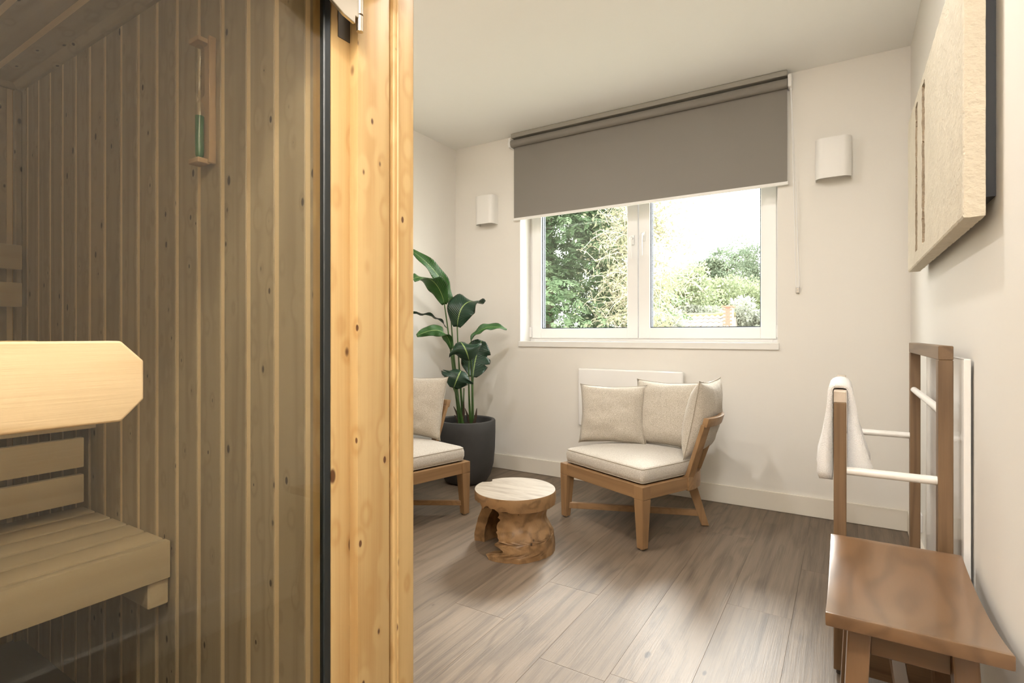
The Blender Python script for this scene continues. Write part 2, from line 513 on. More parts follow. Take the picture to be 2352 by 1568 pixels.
floor_o = struct(box((XL - 0.1, YF - 0.1, -0.12), (XR + 0.1, YB + 0.02, -0.006)).build('floor', plain('subfloor', (0.03, 0.025, 0.02), rough=0.9)))
fc = floor_o.location.copy()
PW, PL = 0.2265, 1.42
pl_mesh = {}
joints = {-0.166: 2.73, -0.3925: 2.228, -0.619: 2.994, -0.8455: 1.53, -1.072: 2.025, -1.2985: 1.67}
def plank_mesh(wd, ln):
    k = (round(wd, 3), round(ln, 3))
    if k not in pl_mesh:
        m = box((-wd / 2 + 0.0002, -ln / 2 + 0.0002, -0.003), (wd / 2 - 0.0002, ln / 2 - 0.0002, 0.003))
        pl_mesh[k] = m.mesh('floor_plank', oak_floor(), bevel=0.0004)[0]
    return pl_mesh[k]
for k in range(-4, 14):
    xr = -0.166 - PW * k + PW
    xl = xr - PW
    a, b = max(xl, XL), min(xr, XR)
    if b - a < 0.01:
        continue
    jo = None
    for xx, jy in joints.items():
        if abs(xx - xl) < 0.03 or (abs(xx - (-0.166)) < 1e-6 and abs(xl + 0.166) < 0.03):
            jo = jy
    if abs(xl + 0.3925) < 0.03: jo = 2.228
    if abs(xl + 0.166) < 0.03: jo = 2.73
    if jo is None:
        jo = rnd.uniform(1.2, 2.6)
    y = jo
    while y < YB:
        y += PL
    while y > YF:
        y0, y1 = max(y - PL, YF), min(y, YB - 0.002)
        if y1 - y0 > 0.02:
            o = obj_from(plank_mesh(b - a, y1 - y0), 'plank', floor_o, Vector(((a + b) / 2, (y0 + y1) / 2, -0.003)) - fc)
        y -= PL

struct(box((XL - 0.1, YF - 0.1, H), (XR + 0.1, YB + TH, H + 0.1)).build('ceiling', CEIL))
struct(box((XR, YF - 0.1, 0), (XR + 0.1, YB, H)).build('wall_right', CREAM))
struct(box((XL - 0.1, YF - 0.1, 0), (XL, YB, H)).build('wall_left', CREAM))
struct(box((XL, YF - 0.1, 0), (XR, YF, H)).build('wall_rear', CREAM))
wb = MB()
wb.box((XL - 0.1, YB, 0), (WX0, YB + TH, H)).box((WX1, YB, 0), (XR + 0.1, YB + TH, H))
wb.box((WX0, YB, 0), (WX1, YB + TH, WZ0)).box((WX0, YB, WZ1), (WX1, YB + TH, H))
struct(wb.build('wall_back', CREAM, fix=False))

BBH, BBT = 0.113, 0.015
def baseboard(name, a, b):
    struct(box(a, b).build(name, SKIRT, bevel=0.002))
baseboard('baseboard_back', (XL + BBT, YB - BBT, 0.001), (XR - BBT, YB, BBH))
baseboard('baseboard_right', (XR - BBT, YF, 0.001), (XR, YB, BBH))
baseboard('baseboard_left', (XL, 0.95, 0.001), (XL + BBT, YB, BBH))

for i, (x, y, e) in enumerate(SPOTS):                     # downlight rings in the ceiling
    m = MB().lathe([(0.033, 2.594), (0.037, 2.590), (0.047, 2.592), (0.048, 2.5995)], (x, y), 24, cap_bottom=False)
    struct(m.build('trim_%d' % (i + 1), WHITE_PAINT, smooth=True))
m = MB().lathe([(0.03, 1.80), (0.07, 1.825), (0.095, 1.885), (0.092, 1.885), (0.066, 1.83), (0.0, 1.812)], (0.17, -0.62), 24)   # bowl for the added fill uplight, out of view on the right wall
m.box((0.24, -0.66, 1.80), (XR, -0.58, 1.86))
struct(m.build('trim_%d' % (len(SPOTS) + 1), WHITE_PAINT, smooth=True))

# ------------------------------------------------------------------ window
win = bpy.data.objects.new('window_1', None); C.objects.link(win)
struct(win)
win['label'] = 'white two-sash window above the radiator panel, half covered by a grey blind'
FY = 3.71                                               # room face of the sashes
fr = MB()
fz0, fz1 = 1.005, WZ1
fr.box((WX0, FY + 0.012, fz0), (WX0 + 0.045, FY + 0.08, fz1)).box((WX1 - 0.045, FY + 0.012, fz0), (WX1, FY + 0.08, fz1))
fr.box((WX0 + 0.045, FY + 0.012, fz0), (WX1 - 0.045, FY + 0.08, fz0 + 0.035)).box((WX0 + 0.045, FY + 0.012, fz1 - 0.05), (WX1 - 0.045, FY + 0.08, fz1))
fr.build('window_frame', WHITE_PVC, win, bevel=0.002)
def sash(x0, x1, sl, sr, label):
    z0, z1 = 1.028, WZ1 - 0.03
    gx0, gx1, gz0, gz1 = x0 + sl, x1 - sr, 1.103, z1 - 0.075
    m = MB()
    m.box((x0, FY, z0), (gx0, FY + 0.075, z1)).box((gx1, FY, z0), (x1, FY + 0.075, z1))
    m.box((gx0, FY, z0), (gx1, FY + 0.075, gz0)).box((gx0, FY, gz1), (gx1, FY + 0.075, z1))
    s = m.build('window_sash', WHITE_PVC, win, bevel=0.003)
    q = MB(); t = 0.006
    for y0 in (FY + 0.018, FY + 0.052):
        q.box((gx0, y0, gz0), (gx0 + t, y0 + 0.012, gz1)).box((gx1 - t, y0, gz0), (gx1, y0 + 0.012, gz1))
        q.box((gx0 + t, y0, gz0), (gx1 - t, y0 + 0.012, gz0 + t)).box((gx0 + t, y0, gz1 - t), (gx1 - t, y0 + 0.012, gz1))
    q.build('glazing_seal', plain('blue_black_seal', (0.03, 0.05, 0.075), rough=0.35), s)
    box((gx0 + t, FY + 0.034, gz0 + t), (gx1 - t, FY + 0.038, gz1 - t)).build('pane', CLEAR_GLASS, s)
    return s
s1 = sash(-2.117, -1.2515, 0.083, 0.078, 'l')
s2 = sash(-1.2435, -0.362, 0.080, 0.090, 'r')
def win_handle(s, xc, zc):
    m = MB()
    m.box((xc - 0.014, FY - 0.008, zc - 0.035), (xc + 0.014, FY, zc + 0.035))
    m.build('handle_plate', WHITE_PVC, s, bevel=0.005, segs=2, smooth=True)
    m = MB()
    m.tube([(xc, FY - 0.006, zc + 0.012), (xc, FY - 0.030, zc + 0.014), (xc, FY - 0.043, zc + 0.004), (xc, FY - 0.047, zc - 0.03),
            (xc, FY - 0.050, zc - 0.075), (xc, FY - 0.044, zc - 0.125), (xc, FY - 0.040, zc - 0.14)], [0.009, 0.010, 0.010, 0.008, 0.008, 0.007, 0.004], 10)
    m.build('window_handle', WHITE_PVC, s, smooth=True)
win_handle(s1, -1.288, 1.73)
win_handle(s2, -1.208, 1.75)
for s, xx in ((s1, -2.128), (s2, -0.351)):
    box((xx - 0.010, FY - 0.010, 1.035), (xx + 0.010, FY + 0.02, 1.115)).build('hinge_cover', WHITE_PVC, s, bevel=0.003)
sl = box((WX0 - 0.006, YB - 0.012, WZ0 - 0.022), (WX1 + 0.006, YB + 0.002, WZ0 + 0.020))
sl.box((WX0, YB + 0.002, WZ0 - 0.001), (WX1, FY + 0.07, WZ0 + 0.020))
sl.build('window_sill', WHITE_PAINT, win, bevel=0.002)
lin = MB()
for a, b in (((WX0, YB + 0.001, WZ0 + 0.012), (WX0 + 0.004, FY + 0.012, WZ1)), ((WX1 - 0.004, YB + 0.001, WZ0 + 0.012), (WX1, FY + 0.012, WZ1))):
    lin.box(a, b)
lin.build('reveal_lining', WHITE_PAINT, win)

# ------------------------------------------------------------------ roller blind
bl = thing('roller_blind', 'grey roller blind half lowered over the window', 'blind', (-1.22, 3.515, 2.55))
bl['_c'] = tuple(bl.location)
BX0, BX1, BY, BZB = -2.176, -0.287, 3.532, 1.953
m = MB(); m.tube([(BX0 - 0.008, 3.512, 2.525), (BX1 + 0.004, 3.512, 2.525)], 0.027, 32)
m.build('roller_tube', BLIND, bl, smooth=True)
box((BX0, BY, BZB), (BX1, BY + 0.0012, 2.525)).build('blind_fabric', BLIND, bl)
m = MB(); m.box((BX0 - 0.004, BY - 0.006, BZB - 0.016), (BX1 + 0.006, BY + 0.007, BZB + 0.003))
m.build('bottom_bar', WHITE_PAINT, bl, bevel=0.003, segs=2)
box((BX0 - 0.006, 3.494, 2.566), (BX1 + 0.004, 3.556, 2.598)).build('head_rail', plain('grey_rail', (0.33, 0.31, 0.27), rough=0.5), bl, bevel=0.003)
for x0, x1 in ((BX0 - 0.024, BX0 - 0.008), (BX1 + 0.006, BX1 + 0.026)):
    m = box((x0, 3.485, 2.495), (x1, 3.559, 2.566)); m.build('bracket', WHITE_PVC, bl, bevel=0.006, segs=2, smooth=True)
m = MB(); m.tube([(BX0 - 0.030, 3.515, 2.525), (BX0 - 0.022, 3.515, 2.525)], 0.027, 20); m.build('end_cap', WHITE_PVC, bl, smooth=True)
ch = MB()
ch.tube([(-0.268, 3.508, 2.52), (-0.262, 3.515, 2.3), (-0.250, 3.53, 1.8), (-0.242, 3.538, 1.345), (-0.238, 3.54, 1.330), (-0.233, 3.54, 1.327),
         (-0.228, 3.54, 1.330), (-0.224, 3.54, 1.345), (-0.240, 3.535, 1.8), (-0.258, 3.53, 2.3), (-0.266, 3.528, 2.52)], 0.0023, 6)
ch.build('pull_chain', WHITE_PVC, bl, smooth=True)
box((-0.243, 3.540, 1.298), (-0.223, 3.56, 1.332)).build('chain_holder', CLEAR_PLASTIC, bl, bevel=0.002)
for dz in (1.323, 1.306):
    m = MB(); m.tube([(-0.233, 3.541, dz), (-0.233, 3.537, dz)], 0.0035, 10); m.build('screw', STEEL, bl, smooth=True)

# ------------------------------------------------------------------ wall sconces
def sconce(xc, zc, label):
    t = thing('wall_sconce', label, 'wall lamp', (xc, YB, zc), group='white up-and-down sconces beside the window')
    w2, d, hh, r = 0.088, 0.085, 0.112, 0.042
    loop = [(-w2, 0)]
    for k in range(9):
        a = math.pi + k * math.pi / 16
        loop.append((-w2 + r + r * math.cos(a), -(d - r) + r * math.sin(a)))
    for k in range(9):
        a = -math.pi / 2 + k * math.pi / 16
        loop.append((w2 - r + r * math.cos(a), -(d - r) + r * math.sin(a)))
    loop.append((w2, 0))
    inner = [(x * 0.96, y * 0.955) for x, y in loop]
    n = len(loop)
    vs = [(x, y, -hh) for x, y in loop] + [(x, y, hh) for x, y in loop] + [(x, y, -hh) for x, y in inner] + [(x, y, hh) for x, y in inner]
    fs = []
    for i in range(n - 1):
        fs += [(i, i + 1, n + i + 1, n + i), (2 * n + i + 1, 2 * n + i, 3 * n + i, 3 * n + i + 1), (i + 1, i, 2 * n + i, 2 * n + i + 1), (n + i, n + i + 1, 3 * n + i + 1, 3 * n + i)]
    MB().add(vs, fs).build('shade', WHITE_PAINT, t, smooth=True)
    box((-w2 * 0.9, -0.004, -hh * 0.9), (w2 * 0.9, 0, hh * 0.9)).build('back_plate', WHITE_PAINT, t)
    m = MB(); m.tube([(0, -0.035, -0.03), (0, -0.035, 0.03)], 0.018, 14); m.build('lamp_holder', WHITE_PVC, t, smooth=True)
sconce(-0.055, 2.045, 'white box sconce on the wall right of the window, towards the stone panel')
sconce(-2.430, 2.045, 'white box sconce on the wall left of the window, above the plant')

# ------------------------------------------------------------------ flat heaters
def heater(name, label, a, b, group=None):
    o = thing(name, label, 'heater', ((a[0] + b[0]) / 2, (a[1] + b[1]) / 2, a[2]), group=group)
    o['_c'] = tuple(o.location)
    return o
hp = heater('radiator_panel', 'white flat radiator panel under the window, behind the corner chair', (-1.622, 3.508, 0.405), (-0.885, 3.55, 0.815))
box((-1.622, 3.508, 0.405), (-0.885, 3.545, 0.815)).build('panel', WHITE_GLOSS, hp, bevel=0.012, segs=3, smooth=True)
for x in (-1.45, -1.05):
    box((x - 0.03, 3.545, 0.50), (x + 0.03, 3.56, 0.72)).build('wall_bracket', WHITE_PAINT, hp)
hp = heater('heater_panel', 'tall glossy white heater panel on the right wall behind the towel rack', (0.27, 1.905, 0.12), (0.295, 2.70, 0.985))
box((0.278, 1.905, 0.13), (0.294, 2.70, 0.985)).build('panel', WHITE_GLOSS, hp, bevel=0.003, segs=2)
for y in (2.1, 2.5):
    box((0.294, y - 0.03, 0.25), (0.2995, y + 0.03, 0.85)).build('wall_bracket', WHITE_PAINT, hp)
so = thing('wall_socket', 'small white wall socket low on the right wall, beyond the towel rack', 'socket', (0.30, 3.08, 0.19))
so['_c'] = tuple(so.location)
box((0.290, 3.04, 0.155), (0.30, 3.12, 0.235)).build('cover_plate', WHITE_PVC, so, bevel=0.003, segs=2)

# ------------------------------------------------------------------ stone wall art
art = thing('stone_wall_panel', 'thick cream stone relief panel with two chiselled grooves on the right wall', 'wall art', (0.30, 2.2, 1.32))
art['_c'] = tuple(art.location)
def stone_slab():
    y0, y1, z0, z1, xf, xb = 1.60, 2.86, 1.322, 1.962, 0.232, 0.272
    ny, nz = 220, 116
    vs, fs = [], []
    grooves = [(2.545, 0.030), (2.335, 0.034)]
    def nz_(y, z, s):
        return mnoise.noise(Vector((y * s, z * s, 3.1)))
    for j in range(nz + 1):
        for i in range(ny + 1):
            y = y0 + (y1 - y0) * i / ny
            z = z0 + (z1 - z0) * j / nz
            x = xf + 0.0010 * nz_(y, z, 60) + 0.0012 * nz_(y, z, 18)
            for gc, gw in grooves:
                wv = gw + 0.004 * nz_(gc, z, 40) + 0.003 * nz_(gc + 5, z, 130)
                c_ = gc + 0.005 * nz_(gc + 9, z, 30)
                if abs(y - c_) < wv and 1.375 < z < 1.925 + 0.006 * nz_(y, z, 60):
                    x += 0.013 + 0.004 * nz_(y, z, 90)
            ed = min(y - y0, y1 - y, z - z0, z1 - z)
            if ed < 1e-6:
                x += 0.002 + 0.0025 * abs(nz_(y, z, 90))
            vs.append((x, y, z))
    W = ny + 1
    for j in range(nz):
        for i in range(ny):
            fs.append((j * W + i, (j + 1) * W + i, (j + 1) * W + i + 1, j * W + i + 1))
    rim = [i for i in range(W)] + [j * W + ny for j in range(1, nz + 1)] + [nz * W + i for i in range(ny - 1, -1, -1)] + [j * W for j in range(nz - 1, 0, -1)]
    prev = rim
    for q in range(1, 5):
        cur = []
        for r_ in rim:
            p = vs[r_]
            x = xf + (xb - xf) * q / 4
            k = 0.0022 * mnoise.noise(Vector((x * 120, p[1] * 70, p[2] * 70)))
            cyy, czz = (y0 + y1) / 2, (z0 + z1) / 2
            dy = (1 if p[1] > cyy else -1) * k if (p[1] in (y0,) or abs(p[1] - y0) < 1e-6 or abs(p[1] - y1) < 1e-6) else 0
            dz = (1 if p[2] > czz else -1) * k if abs(p[2] - z0) < 1e-6 or abs(p[2] - z1) < 1e-6 else 0
            vs.append((x, p[1] + dy, p[2] + dz))
            cur.append(len(vs) - 1)
        n = len(rim)
        for i in range(n):
            fs.append((prev[i], prev[(i + 1) % n], cur[(i + 1) % n], cur[i]))
        prev = cur
    fs.append(tuple(prev))
    return MB().add(vs, fs)
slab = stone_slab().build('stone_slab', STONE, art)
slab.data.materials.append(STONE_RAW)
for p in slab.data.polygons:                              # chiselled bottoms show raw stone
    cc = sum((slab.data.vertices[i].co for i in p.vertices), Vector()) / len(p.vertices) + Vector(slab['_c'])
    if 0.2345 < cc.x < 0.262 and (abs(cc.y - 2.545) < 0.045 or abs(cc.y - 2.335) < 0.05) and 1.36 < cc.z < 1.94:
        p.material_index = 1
fb = MB()
fb.box((0.272, 1.655, 1.375), (0.2995, 1.685, 1.91)).box((0.272, 2.775, 1.375), (0.2995, 2.805, 1.91))
fb.box((0.272, 1.685, 1.375), (0.2995, 2.775, 1.405)).box((0.272, 1.685, 1.88), (0.2995, 2.775, 1.91))
fb.build('back_frame', BLACK, art)

# ------------------------------------------------------------------ sauna cabin
sc = thing('sauna_cabin', 'spruce sauna cabin with vertical board cladding and a yellow corner post', 'sauna', (-1.6, -0.25, 0))
sc['_c'] = tuple(sc.location)
SYP, SXB, SZC, SYN = 0.66, -2.362, 1.898, -1.28            # plank wall, back wall, ceiling, near wall of the inside
BW = 0.0955
def board_mesh(name, ln, width=BW, tongue=0.015):
    # lies in local x (width) and z (length), face towards -y at y=0
    fw = width - tongue
    x0, x1 = -width / 2, -width / 2 + fw
    c = 0.0015
    prof = [(x0, 0.012), (x0, c), (x0 + c, 0), (x1 - c, 0), (x1, c), (x1, 0.012)]
    m = MB().prism([(x, y, -ln / 2) for x, y in prof], [(x, y, ln / 2) for x, y in prof])
    me = m.mesh(name, cladding(2), recenter=False)[0]
    t = box((x1, 0.0022, -ln / 2), (x1 + tongue, 0.012, ln / 2)).mesh(name + '_tongue', tongue_wood(2), recenter=False)[0]
    return me, t
bme, btg = board_mesh('cladding_board', SZC)
origin = Vector(sc['_c'])
def put_board(me, tg, loc, rot):
    o = obj_from(me, 'cladding_board', sc, Vector(loc) - origin); o.rotation_euler = rot
    t = obj_from(tg, 'tongue', o)
    return o
xg = -0.861 - 0.0005
k = 0
x_right = xg + BW * 1                                        # first full board left of the door jamb
fme, ftg = board_mesh('cut_board', SZC, 0.0125, 0.0015)
put_board(fme, ftg, (xg + 0.0065, SYP, SZC / 2), (0, 0, 0))
x = xg - BW / 2
while x > SXB - BW / 2:
    xx = x
    o = put_board(bme, btg, (xx, SYP, SZC / 2), (0, 0, 0))
    x -= BW
y = SYP - BW / 2 - 0.02
while y > SYN:
    put_board(bme, btg, (SXB, y, SZC / 2), (0, 0, math.pi / 2))
    y -= BW
cme, ctg = board_mesh('ceiling_board', abs(SXB) - 0.80)
y = SYP - BW / 2
while y > SYN:
    o = put_board(cme, ctg, ((SXB - 0.80) / 2, y, SZC), (math.radians(90), 0, math.radians(90)))
    o.rotation_euler = Matrix(((0, 0, 1), (1, 0, 0), (0, 1, 0))).to_euler() if False else (0, 0, 0)
    # length along x, width along y, face down
    o.rotation_euler = Matrix(((0, 0, 1), (-1, 0, 0), (0, -1, 0))).to_euler()
    o.name = 'ceiling_board'
    y -= BW
# corner mouldings
m = MB(); m.prism([(SXB, SYP, SZC), (SXB, SYP - 0.028, SZC), (SXB, SYP - 0.028, SZC - 0.010), (SXB, SYP - 0.010, SZC - 0.028), (SXB, SYP, SZC - 0.028)],
                  [(-0.80, SYP, SZC), (-0.80, SYP - 0.028, SZC), (-0.80, SYP - 0.028, SZC - 0.010), (-0.80, SYP - 0.010, SZC - 0.028), (-0.80, SYP, SZC - 0.028)])
m.build('ceiling_moulding', cladding(0), sc)
m = MB(); m.prism([(SXB, SYP, SZC), (SXB + 0.028, SYP, SZC), (SXB + 0.028, SYP, SZC - 0.010), (SXB + 0.010, SYP, SZC - 0.028), (SXB, SYP, SZC - 0.028)],
                  [(SXB, SYN, SZC), (SXB + 0.028, SYN, SZC), (SXB + 0.028, SYN, SZC - 0.010), (SXB + 0.010, SYN, SZC - 0.028), (SXB, SYN, SZC - 0.028)])
m.build('ceiling_moulding', cladding(1), sc)
box((SXB, SYP - 0.020, 0), (SXB + 0.020, SYP, SZC - 0.028)).build('corner_moulding', cladding(2), sc, bevel=0.004)
# carcass
box((SXB - 0.03, SYP + 0.012, 0.0), (-0.80, 0.845, 2.03)).build('side_wall', spruce(2), sc)
box((SXB - 0.06, SYN - 0.03, 0.0), (SXB - 0.012, SYP + 0.012, 2.03)).build('back_wall', spruce(2), sc)
box((SXB - 0.012, SYN - 0.03, 0.0), (-0.80, SYN, 2.03)).build('near_wall', spruce(2), sc)
box((SXB - 0.03, SYN, SZC + 0.012), (-0.80, SYP + 0.012, 2.03)).build('roof', spruce(0), sc)
box((SXB - 0.012, SYN, 0.0005), (-0.83, SYP, 0.03)).build('sauna_floor', SAUNA_FLOOR, sc)
box((-0.83, SYN, 0.0005), (-0.78, 0.64, 0.06)).build('threshold', spruce(1), sc, bevel=0.003)
# front frame: jamb rebate, face board, corner post
DZT = 1.86
m = MB(); m.box((-0.850, 0.657, 0.0), (-0.797, 0.705, DZT)); m.build('door_jamb', spruce(2), sc, bevel=0.004, segs=2, smooth=True)
m = MB(); m.box((-0.80, 0.700, 0.0), (-0.775, 0.782, 2.03)); m.build('frame_board', spruce(2), sc, bevel=0.0025, segs=2, smooth=True)
m = MB(); m.box((-0.80, 0.782, 0.0), (-0.783, 0.792, 2.03)); m.build('frame_bead', spruce(2), sc, bevel=0.002)
m = MB(); m.box((-0.83, 0.7915, 0.0), (-0.772, 0.8515, 2.03)); m.build('corner_post', spruce(2), sc, bevel=0.005, segs=3, smooth=True)
m = MB(); m.box((-0.795, 0.800, 0.0), (-0.7695, 0.806, 2.03)); m.build('corner_bead', spruce(2), sc, bevel=0.002)
box((-0.81, 0.641, 0.06), (-0.797, 0.6565, DZT)).build('door_seal', RUBBER, sc, bevel=0.002)
box((-0.83, -0.04, DZT), (-0.775, 0.70, 2.03)).build('door_header', spruce(1), sc, bevel=0.003)
box((-0.83, SYN, 0.0), (-0.785, -0.04, 2.03)).build('front_wall', spruce(2), sc, bevel=0.003)
box((SXB, SYN, 2.03), (-0.60, 0.93, 2.06)).build('shading_overhang', spruce(1), sc, bevel=0.004)  # unseen overhang, added to shade the upper plank wall
box((-0.775, SYN, 1.86), (-0.64, 0.93, 2.03)).build('shading_board', spruce(1), sc, bevel=0.004)  # added out of view; its lower edge cuts the light beam inside

# door
dr = thing('sauna_door', 'tinted glass sauna door with a chamfered wooden handle', 'door', (-0.805, 0.30, 0.065))
dr['_c'] = tuple(dr.location)
box((-0.809, -0.035, 0.065), (-0.801, 0.641, DZT - 0.004)).build('glass_pane', SAUNA_GLASS, dr)
def handle(x0, x1, ya, yb, z0, z1):
    c = 0.024
    lp = [(ya, z0 + c), (ya + c, z0), (yb - c, z0), (yb, z0 + c), (yb, z1 - c), (yb - c, z1), (ya + c, z1), (ya, z1 - c)]
    return MB().prism([(x0, y, z) for y, z in lp], [(x1, y, z) for y, z in lp])
handle(-0.752, -0.720, -0.02, 0.3155, 0.949, 1.0435).build('handle', handle_wood(1), dr, bevel=0.003, segs=3, smooth=True)
handle(-0.865, -0.840, -0.02, 0.275, 0.955, 1.0435).build('inner_handle', handle_wood(1), dr, bevel=0.003, segs=2)
for yy in (0.03, 0.20):
    m = MB(); m.tube([(-0.842, yy, 0.995), (-0.75, yy, 0.995)], 0.011, 14); m.build('handle_spacer', handle_wood(0), dr, smooth=True)
def hinge(zb):
    # plate profile in y,z; the lower edge steps down towards the barrel
    lp = [(0.555, 0.145), (0.555, 0.028), (0.603, 0.022), (0.622, 0.014), (0.650, 0.002), (0.675, -0.002), (0.675, 0.012), (0.686, 0.012), (0.686, 0.145)]
    h = MB().prism([(-0.760, y, zb + z) for y, z in lp], [(-0.753, y, zb + z) for y, z in lp]).build('hinge', STEEL, dr, bevel=0.001, smooth=True)
    m = MB()
    for za, zc in ((-0.010, 0.018), (0.021, 0.052), (0.055, 0.09), (0.093, 0.145)):
        m.tube([(-0.7565, 0.688, zb + za), (-0.7565, 0.688, zb + zc)], 0.0065, 16)
    m.build('barrel', STEEL, h, smooth=True)
    box((-0.797, 0.672, zb - 0.014), (-0.7955, 0.6995, zb + 0.14)).build('hinge_pocket', DARKSTEEL, h)
    box((-0.800, 0.560, zb + 0.03), (-0.760, 0.600, zb + 0.14)).build('clamp', DARKSTEEL, h)
hinge(1.617)
hinge(0.14)

# benches
def slat(name, a, b, parent, ax=1):
    return box(a, b).build(name, aspen(ax), parent, bevel=0.003, segs=2, smooth=True)
lb = thing('sauna_bench', 'lower slatted sauna bench with a deep front board, nearer the glass', 'bench', (-1.6, -0.3, 0.47), group='sauna benches')
lb['_c'] = tuple(lb.location)
YE = SYP - 0.004
slat('front_board', (-1.392, SYN, 0.473), (-1.367, YE, 0.561), lb)
xs = -1.402
for k in range(5):
    slat('slat', (xs - 0.082, SYN, 0.536), (xs, YE, 0.560), lb)
    xs -= 0.094
box((-1.86, YE - 0.045, 0.410), (-1.375, YE, 0.472)).build('support_beam', aspen(0), lb, bevel=0.003)
ub = thing('sauna_bench', 'upper sauna bench behind, above the two horizontal skirt boards', 'bench', (-2.05, -0.3, 0.6), group='sauna benches')
ub['_c'] = tuple(ub.location)
YU = 0.628
for za, zb in ((0.594, 0.671), (0.690, 0.771)):
    slat('skirt_board', (-1.790, SYN, za), (-1.770, YU, zb), ub)
slat('front_board', (-1.795, SYN, 0.793), (-1.770, YE, 0.93), ub)
xs = -1.797
for k in range(5):
    slat('slat', (xs - 0.086, SYN, 0.905), (xs, YE, 0.93), ub)
    xs -= 0.094
for yy in (0.30, -0.6):
    box((-1.812, yy - 0.04, 0.58), (-1.791, yy + 0.04, 0.90)).build('skirt_batten', aspen(2), ub)
br = thing('slatted_panel', 'two horizontal leaning boards on the far sauna wall', 'panel', (-2.33, -0.3, 1.14))
br['_c'] = tuple(br.location)
for za, zb in ((1.143, 1.222), (1.265, 1.345)):
    slat('backrest_board', (-2.312, SYN, za), (-2.292, 0.645, zb), br)
for yy in (0.35, -0.5):
    box((-2.354, yy - 0.03, 1.12), (-2.312, yy + 0.03, 1.37)).build('batten', aspen(2), br)

# sand timer
tm = thing('sand_timer', 'green sand timer in a wooden holder hanging on the sauna wall', 'sand timer', (-1.20, 0.655, 1.43))
tm['_c'] = tuple(tm.location)
TB = wood('beech', 2, (0.52, 0.36, 0.23), (0.40, 0.26, 0.15), rings=5, contrast=0.3, fine=0.3, rough=0.5, var=0.0)
TX0, TX1, TYF, TYB_ = -1.226, -1.178, 0.6465, 0.6595
box((TX0, TYF + 0.004, 1.432), (TX1 - 0.008, TYB_, 1.700)).build('backboard', TB, tm, bevel=0.001)
box((TX1 - 0.008, TYF - 0.002, 1.428), (TX1, TYB_, 1.706)).build('side_rail', TB, tm, bevel=0.001)
for za, zb in ((1.426, 1.437), (1.690, 1.700)):
    box((TX0, TYF - 0.022, za), (TX1 - 0.0085, TYF + 0.0035, zb)).build('end_block', TB, tm, bevel=0.001)
gx, gy = (TX0 + TX1 - 0.010) / 2, TYF - 0.0075
g = [(0.0, 1.4385), (0.006, 1.440), (0.009, 1.446), (0.0095, 1.455), (0.0095, 1.552), (0.0085, 1.558), (0.004, 1.564), (0.0012, 1.569),
     (0.004, 1.574), (0.0085, 1.580), (0.0095, 1.586), (0.0095, 1.680), (0.007, 1.687), (0.0, 1.689)]
MB().lathe(g, (gx, gy), 20, cap_bottom=False).build('glass_bulb', TUBE_GLASS, tm, smooth=True)
s = [(0.0, 1.4395), (0.0058, 1.441), (0.0082, 1.447), (0.0086, 1.456), (0.0086, 1.5325), (0.0, 1.5325)]
MB().lathe(s, (gx, gy), 20, cap_bottom=False).build('sand', SAND, tm, smooth=True)
ink = plain('print_black', (0.02, 0.02, 0.02), rough=0.7)
def tri_marks():
    m = MB()
    yv = TYF + 0.0036
    for xx in (TX1 - 0.0125, TX0 + 0.004):
        for k in range(15):
            if k in (4, 9, 14):
                continue
            z = 1.448 + k * 0.0058
            m.add([(xx - 0.0014, yv, z + 0.003), (xx + 0.0014, yv, z + 0.003), (xx, yv, z)], [(0, 1, 2)])
            z = 1.684 - k * 0.0058
            m.add([(xx - 0.0014, yv, z - 0.003), (xx + 0.0014, yv, z - 0.003), (xx, yv, z)], [(0, 1, 2)])
    return m
tri_marks().build('scale_marking', ink, tm, fix=False)
def digits(txt, x, z, flip):
    cu = bpy.data.curves.new('scale_text', 'FONT')
    cu.body = txt; cu.size = 0.0085; cu.align_x = 'CENTER'; cu.align_y = 'CENTER'
    to = bpy.data.objects.new('scale_text', cu); C.objects.link(to)
    bpy.context.view_layer.update()
    me = bpy.data.meshes.new_from_object(to.evaluated_get(bpy.context.evaluated_depsgraph_get()))
    bpy.data.objects.remove(to)
    me.materials.clear(); me.materials.append(ink)
    o = obj_from(me, 'scale_number', tm, Vector((x, TYF + 0.0034, z)) - Vector(tm['_c']))
    o.rotation_euler = (math.pi / 2, math.pi if flip else 0, 0)
for xx in (TX1 - 0.0125, TX0 + 0.0045):
    for k, t_ in ((4, '5'), (9, '10'), (14, '15')):
        digits(t_, xx, 1.4495 + k * 0.0058, False)
        digits(t_, xx, 1.6825 - k * 0.0058, True)

